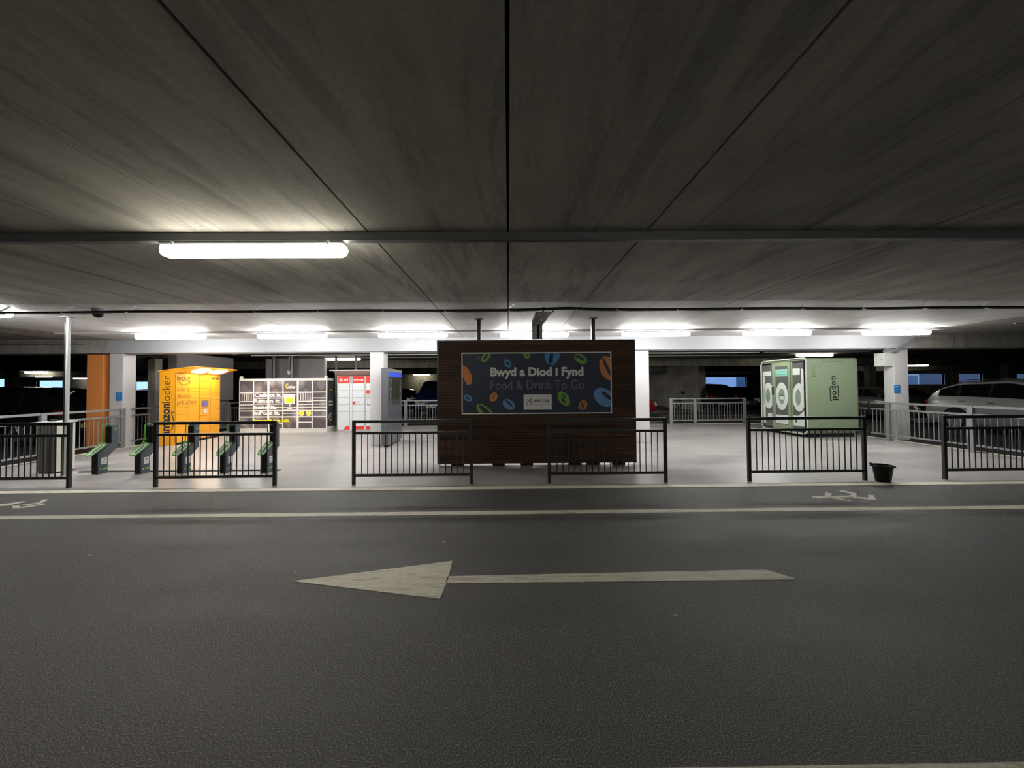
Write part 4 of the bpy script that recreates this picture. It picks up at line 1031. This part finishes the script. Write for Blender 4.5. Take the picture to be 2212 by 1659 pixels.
# junction box
t = thing('junction_box', 'pale grey junction box high on the right white column', 'box', (10.54, 10.42, 2.03))
MB().box(-0.28, -0.0, -0.02, 0.26, 0, 0.36).build('box', mat('pale_box', (0.60, 0.62, 0.58), 0.45), t, 0.006)
MB().lathe([(0.012, -0.285), (0.012, -0.28)], 10, (0, 0.05, 0.17), 'x').build('lock', BLACK, t)
t = thing('cable_tray', 'grey cable tray bending down beside the junction box', 'cable tray', (10.5, 9.9, 0))
mb = MB()
mb.add([(-0.30, 0.48, 2.42), (0.02, 0.45, 2.42), (0.02, 0.45, 2.425), (-0.30, 0.48, 2.425), (-0.55, 0.10, 2.47), (0.04, 0.42, 2.47), (0.04, 0.42, 2.475), (-0.55, 0.10, 2.475)], [(0, 1, 5, 4), (3, 2, 6, 7), (0, 4, 7, 3), (1, 2, 6, 5), (0, 3, 2, 1), (4, 5, 6, 7)])
mb.build('shelf_plate', WHITE_METAL, t)
q = MB()
q.add([(-0.09, 0.40, 2.40), (0.05, 0.40, 2.40), (0.05, 0.42, 2.40), (-0.09, 0.42, 2.40), (0.0, 0.05, 2.74), (0.14, 0.05, 2.74), (0.14, 0.07, 2.74), (0.0, 0.07, 2.74)], [(0, 1, 5, 4), (3, 2, 6, 7), (0, 4, 7, 3), (1, 2, 6, 5), (0, 3, 2, 1), (4, 5, 6, 7)])
q.build('tray', TRAYM, t); MB().box(-0.04, 0.52, -0.1, 0.06, 2.735, 2.745).build('tray_top', GALV, t)
# no-entry disc far left
t = thing('hanging_sign', 'small dark round no-entry sign hung in the gap above the marigold locker', 'sign', (-13.55, 14.6, 2.62))
MB().lathe([(0.15, -0.01), (0.15, 0.01)], 24, (0, 0, 0), 'y').build('disc', mat('dull_red', (0.10, 0.02, 0.02), 0.6), t)
MB().box(-0.10, 0.10, -0.014, -0.01, -0.022, 0.022).build('bar', GREYP, t)
MB().box(-1.5, 1.2, 0.02, 0.06, -0.2, 0.2).build('back_board', CONC, t)

# ================================================================ ROAD MARKINGS
def painted(name, label, cat, polys):
    mb = MB()
    for p in polys: mb.prism(p, 'z', -0.002, 0.0035)
    o = mb.build(name, MARK); tag(o, label, cat); return o
painted('direction_arrow', 'long worn cream arrow painted on the road pointing left', 'arrow', [[(-1.723, 3.101), (-0.505, 3.428), (-0.491, 3.09), (-0.507, 2.821)], [(-0.50, 3.04), (2.247, 3.035), (2.252, 3.05), (2.12, 3.20), (-0.50, 3.15)]])
painted('pedestrian_symbol', 'cream walking figure painted on the footway near the booth, at the right', 'symbol', [
    [(4.149, 5.274), (4.265, 5.286), (4.32, 5.253), (4.243, 5.169), (4.15, 5.163), (4.107, 5.199)], [(4.325, 5.268), (4.664, 5.282), (4.64, 5.206), (4.485, 5.196), (4.308, 5.177), (4.243, 5.169)],
    [(4.497, 5.466), (4.532, 5.393), (4.41, 5.26), (4.324, 5.263)], [(4.733, 5.508), (4.817, 5.551), (4.882, 5.408), (4.842, 5.339), (4.728, 5.239), (4.653, 5.221), (4.655, 5.272), (4.777, 5.342)],
    [(4.671, 5.241), (4.844, 5.174), (4.973, 5.313), (5.026, 5.29), (4.86, 5.084), (4.763, 5.088), (4.646, 5.18)], [(4.365, 5.21), (4.408, 5.209), (4.507, 5.058), (4.468, 5.031), (4.322, 5.177)]])
painted('pedestrian_symbol', 'cream walking figure painted on the footway at the left edge of the view', 'symbol', [
    [(-6.877, 5.249), (-6.798, 5.297), (-6.691, 5.413), (-6.641, 5.376), (-6.664, 5.259), (-6.606, 5.201), (-6.787, 5.181)], [(-6.596, 5.201), (-6.496, 5.204), (-6.407, 5.137), (-6.274, 5.296), (-6.217, 5.244), (-6.306, 5.103), (-6.426, 5.075)],
    [(-6.509, 5.231), (-6.411, 5.334), (-6.531, 5.486), (-6.446, 5.483), (-6.328, 5.291), (-6.411, 5.227), (-6.472, 5.197)]])

# ================================================================ CARS
def interp(tab, x):
    for (x0, y0), (x1, y1) in zip(tab[:-1], tab[1:]):
        if x <= x1:
            t = (x - x0) / (x1 - x0) if x1 > x0 else 0
            t = max(0, min(1, t)); return y0 + (y1 - y0) * t
    return tab[-1][1]
def smooth_tab(tab, x, L):
    s = 0
    for k in (-2, -1, 0, 1, 2): s += interp(tab, max(0, min(1, x + k * 0.012)))
    return s / 5
STY = {  # nose at x=0, tail at x=1: top line, belt line, roof start/end (fractions of length, metres)
    'suv': dict(L=4.6, W=1.86, top=[(0, .78), (.02, .92), (.10, 1.0), (.27, 1.08), (.40, 1.52), (.50, 1.64), (.78, 1.60), (.90, 1.42), (.985, 1.08), (1, .80)], belt=[(0, .74), (.27, 1.0), (.9, 1.10), (1, .95)], g0=.29, g1=.95, wb=(.19, .79), r=.35),
    'hatch': dict(L=4.0, W=1.75, top=[(0, .55), (.02, .72), (.08, .86), (.22, 1.0), (.38, 1.38), (.50, 1.47), (.82, 1.42), (.95, 1.15), (.99, .95), (1, .7)], belt=[(0, .62), (.22, .94), (.9, 1.0), (1, .88)], g0=.24, g1=.95, wb=(.19, .80), r=.31),
    'van': dict(L=4.9, W=1.92, top=[(0, .75), (.02, .98), (.10, 1.12), (.18, 1.28), (.29, 1.80), (.36, 1.92), (.9, 1.92), (.98, 1.80), (1, 1.2)], belt=[(0, .72), (.18, 1.14), (.9, 1.18), (1, 1.12)], g0=.19, g1=.97, wb=(.18, .78), r=.34),
    'sedan': dict(L=4.6, W=1.82, top=[(0, .55), (.02, .70), (.08, .80), (.28, .95), (.42, 1.36), (.55, 1.44), (.72, 1.36), (.86, 1.03), (.985, .98), (1, .7)], belt=[(0, .62), (.28, .90), (.86, .97), (1, .88)], g0=.30, g1=.86, wb=(.18, .78), r=.32)}
def car(style, paint, label, loc, rz, plate='AB12 CDE', rails=False, det=True):
    """local x forward (nose at +x), origin under the centre"""
    S = STY[style]; L, W = S['L'], S['W']; hw = W / 2
    t = thing('car', label, 'car', loc, rz)
    N = 40
    def sec(f):
        x = L / 2 - f * L
        zt = smooth_tab(S['top'], f, L); zb = min(interp(S['belt'], f), zt - 0.03)
        tap = 1 - 0.16 * max(0, (0.10 - f) / 0.10) ** 2 - 0.10 * max(0, (f - 0.93) / 0.07) ** 2
        w = hw * tap; cab = max(0.0, (zt - zb - 0.05) / 0.5)
        wr = w * (0.97 - 0.20 * min(1, cab))
        zlow = 0.22 + 0.10 * max(0, (0.05 - f) / 0.05) + 0.12 * max(0, (f - 0.95) / 0.05)
        return x, [(w * 0.90, zlow), (w * 0.985, zlow + 0.10), (w, zb * 0.62), (w * 0.985, zb * 0.88), (w * 0.955, zb), (wr + (w * 0.955 - wr) * 0.06, zt - 0.05 if zt - zb > 0.12 else zb + (zt - zb) * 0.5), (wr * 0.86, zt - 0.008), (wr * 0.45, zt + 0.006)]
    vs, fs = [], []
    rings = []
    for k in range(N + 1):
        f = k / N
        x, h = sec(f)
        ringp = [(x, p[0], p[1]) for p in h] + [(x, -p[0], p[1]) for p in h[::-1]]
        rings.append(ringp); vs += ringp
    n = len(rings[0])
    for i in range(N):
        for k in range(n): fs.append((i * n + k, i * n + (k + 1) % n, (i + 1) * n + (k + 1) % n, (i + 1) * n + k))
    fs += [tuple(range(n)), tuple(range(N * n, (N + 1) * n))]
    MB().add(vs, fs).build('body', paint, t, smooth=True)
    # glazing
    def side_pt(f, s, u, off=0.008):
        x, h = sec(f); a = h[4]; b = h[5]
        y = a[0] + (b[0] - a[0]) * u; z = a[1] + (b[1] - a[1]) * u
        return (x, s * (y + off), z + off * 0.3)
    g0, g1 = S['g0'] + 0.05, S['g1'] - 0.05
    mid = (g0 + g1) / 2 - 0.02
    for s in (-1, 1):
        for a, b in ((g0, mid - 0.006), (mid + 0.006, g1 - 0.13), (g1 - 0.115, g1)):
            m = MB(); vv = []; ff = []; M_ = 8
            for k in range(M_ + 1):
                f = a + (b - a) * k / M_
                vv += [side_pt(f, s, 0.10), side_pt(f, s, 0.90)]
            for k in range(M_): ff.append((2 * k, 2 * k + 1, 2 * k + 3, 2 * k + 2))
            m.add(vv, ff).build('side_window', CARGLASS, t)
    for s in (-1, 1):
        for a, b in ((mid - 0.010, mid + 0.010), (g1 - 0.134, g1 - 0.111)):
            MB().add([side_pt(a, s, 0.10, 0.006), side_pt(a, s, 0.90, 0.006), side_pt(b, s, 0.90, 0.006), side_pt(b, s, 0.10, 0.006)], [(0, 1, 2, 3)]).build('pillar_trim', DARKSOFT, t)
    def slope(f0, f1, nm):
        vv = []; ff = []
        for k in range(7):
            f = f0 + (f1 - f0) * k / 6
            x, h = sec(f); z = h[7][1] + 0.012; y = h[6][0] * 0.98
            for q in (-1, -0.5, 0.0, 0.5, 1): vv.append((x + (0.01 if nm == 'windscreen' else -0.01), y * q, z - 0.012 * abs(q)))
        for k in range(6):
            for j in range(4): ff.append((k * 5 + j, k * 5 + j + 1, (k + 1) * 5 + j + 1, (k + 1) * 5 + j))
        MB().add(vv, ff).build(nm, CARGLASS, t)
    top = S['top']
    slope(S['g0'] + 0.015, S['g0'] + 0.125, 'windscreen')
    rb = {'suv': (.81, .955), 'hatch': (.84, .955), 'van': (.93, .985), 'sedan': (.74, .855)}[style]
    slope(rb[0], rb[1], 'rear_window')
    if style == 'van': MB().box(-L / 2 - 0.004, -L / 2 + 0.03, -hw * 0.72, hw * 0.72, 1.16, 1.28).build('rear_window', CARGLASS, t)
    for wf in S['wb']:
        wx = L / 2 - wf * L
        for s in (-1, 1):
            MB().lathe([(S['r'] + 0.06, 0), (S['r'] + 0.06, 0.012)], 28, (wx, s * (hw - 0.004) - 0.006, S['r'] + 0.01), 'y').build('wheel_arch', DARKSOFT, t)
            w_ = MB().lathe([(S['r'] - 0.03, -0.10), (S['r'], -0.08), (S['r'], 0.08), (S['r'] - 0.03, 0.10)], 28, (wx, s * (hw - 0.075), S['r']), 'y').build('tyre', TYRE, t, smooth=True)
            m = MB(); yy = s * (hw + 0.026)
            m.lathe([(S['r'] * 0.64, -0.004), (S['r'] * 0.64, 0.004)], 24, (wx, s * (hw + 0.022), S['r']), 'y')
            for k in range(5):
                a = 2 * PI * k / 5; d = Vector((math.cos(a), math.sin(a))); nn = Vector((-d.y, d.x)) * 0.03; R_ = S['r'] * 0.62
                m.prism([(wx + nn.x, S['r'] + nn.y), (wx - nn.x, S['r'] - nn.y), (wx + d.x * R_ - nn.x, S['r'] + d.y * R_ - nn.y), (wx + d.x * R_ + nn.x, S['r'] + d.y * R_ + nn.y)], 'y', yy, yy + s * 0.012)
            m.build('rim', RIM, w_)
    if det:
        zt = S['belt'][0][1]
        for s in (-1, 1):
            MB().prism([(L / 2 - 0.40, zt - 0.02), (L / 2 - 0.05, zt - 0.12), (L / 2 - 0.02, zt - 0.01), (L / 2 - 0.16, zt + 0.10), (L / 2 - 0.38, zt + 0.11)], 'y', s * hw * 0.60, s * hw * 0.91).build('headlight', LAMP_W, t, 0.01)
            zr = S['belt'][-1][1]
            MB().box(-L / 2 - 0.004, -L / 2 + 0.24, s * hw * 0.66, s * hw * 0.925, zr - 0.14, zr + 0.02).build('tail_light', LAMP_R, t, 0.015)
            MB().box(L * 0.5 - (S['g0'] + 0.08) * L - 0.08, L * 0.5 - (S['g0'] + 0.08) * L + 0.06, min(s * (hw + 0.03), s * (hw + 0.20)), max(s * (hw + 0.03), s * (hw + 0.20)), interp(S['belt'], .3) + 0.0, interp(S['belt'], .3) + 0.15).build('wing_mirror', paint, t, 0.03)
            for f in (mid - 0.02, g1 - 0.16):
                zz = interp(S['belt'], f) - 0.13
                MB().box(L / 2 - f * L - 0.10, L / 2 - f * L + 0.09, min(s * hw * 0.985, s * (hw + 0.035)), max(s * hw * 0.985, s * (hw + 0.035)), zz, zz + 0.03).build('door_handle', CHROME, t, 0.008)
        pf = MB().box(L / 2 - 0.01, L / 2 + 0.012, -0.26, 0.26, 0.42, 0.53).build('number_plate', PLATE_W, t)
        letter(plate, frame((L / 2 + 0.012, 0, 0), Vector((0, 1, 0)), Vector((0, 0, 1))), -0.22, 0.44, 0.22, 0.51, DARKPRINT, pf, 0.02)
        pr = MB().box(-L / 2 - 0.012, -L / 2 + 0.01, -0.26, 0.26, 0.44, 0.55).build('number_plate', PLATE_Y, t)
        letter(plate, frame((-L / 2 - 0.012, 0, 0), Vector((0, -1, 0)), Vector((0, 0, 1))), -0.22, 0.46, 0.22, 0.53, DARKPRINT, pr, 0.02)
        MB().box(L / 2 - 0.02, L / 2 + 0.01, -hw * 0.5, hw * 0.5, 0.30, 0.40).build('grille', DARKSOFT, t)
    if rails:
        for s in (-1, 1):
            x, h = sec(.6); y = s * h[6][0] * 0.93
            MB().tube([(L / 2 - f * L, y, smooth_tab(S['top'], f, L) + (0.0 if f in (.44, .84) else 0.045)) for f in (.44, .47, .55, .65, .75, .81, .84)], 0.014, 8).build('roof_rail', CHROME, t, smooth=True)
    return t
C_SILVER = mat('silver_car_paint', (0.46, 0.47, 0.48), 0.3, 0.25, var=0.03, coat=0.4)
C_BLACK = mat('black_car_paint', (0.008, 0.008, 0.010), 0.2, 0.0, coat=0.5)
C_BLUE = mat('blue_car_paint', (0.012, 0.016, 0.075), 0.25, 0.2, coat=0.5)
C_RED = mat('red_car_paint', (0.34, 0.012, 0.015), 0.25, 0.1, coat=0.5)
C_OCHRE = mat('ochre_car_paint', (0.12, 0.08, 0.015), 0.3, 0.2, coat=0.4)
C_GREY = mat('grey_car_paint', (0.06, 0.06, 0.065), 0.3, 0.3, coat=0.4)
car('suv', C_SILVER, 'silver estate car with chrome roof rails behind the right side fence', (15.55, 11.15, 0), -PI / 2, 'KM17 ZXD', rails=True)
car('hatch', C_GREY, 'dark hatchback parked behind the tail of the silver car', (16.4, 16.5, 0), PI / 2 + PI, 'LV15 OKE')
car('suv', C_BLACK, 'black car behind the left side fence, beside the tall pole', (-14.75, 11.6, 0), PI, 'CA18 VWB')
car('hatch', C_OCHRE, 'dim ochre hatchback between the tall pole and the orange pier', (-17.6, 15.2, 0), PI, 'CN14 KHT')
car('hatch', C_BLACK, 'black hatchback seen between the left column and the marigold locker', (-17.0, 17.8, 0), PI, 'CP16 LDO')
car('van', C_BLUE, 'dark blue people carrier facing the platform left of the timber screen', (-4.25, 23.6, 0), -PI / 2, 'CE60 NYP')
car('hatch', C_BLACK, 'black hatchback beside the blue people carrier, next to the totem', (-6.6, 23.0, 0), -PI / 2, 'BT09 XRA')
car('suv', C_BLACK, 'black car with pale number plate behind the back fence panel', (12.35, 24.3, 0), PI / 2, 'WF16 UJN')
car('sedan', C_BLACK, 'black saloon between the back fence panel and the booth', (15.6, 25.6, 0), -PI / 2 - 0.5, 'CK12 BRU')
car('hatch', C_RED, 'dark red hatchback half hidden behind the sage green booth', (19.2, 26.0, 0), PI / 2, 'HG11 ACP')
car('hatch', C_RED, 'bright red hatchback nosing out from behind the right of the timber screen', (5.60, 20.35, 0), 0.0, 'SB19 EWL')
car('hatch', C_GREY, 'dark grey hatchback between the booth and the right white column', (18.9, 20.7, 0), PI / 2, 'NJ13 TFE')
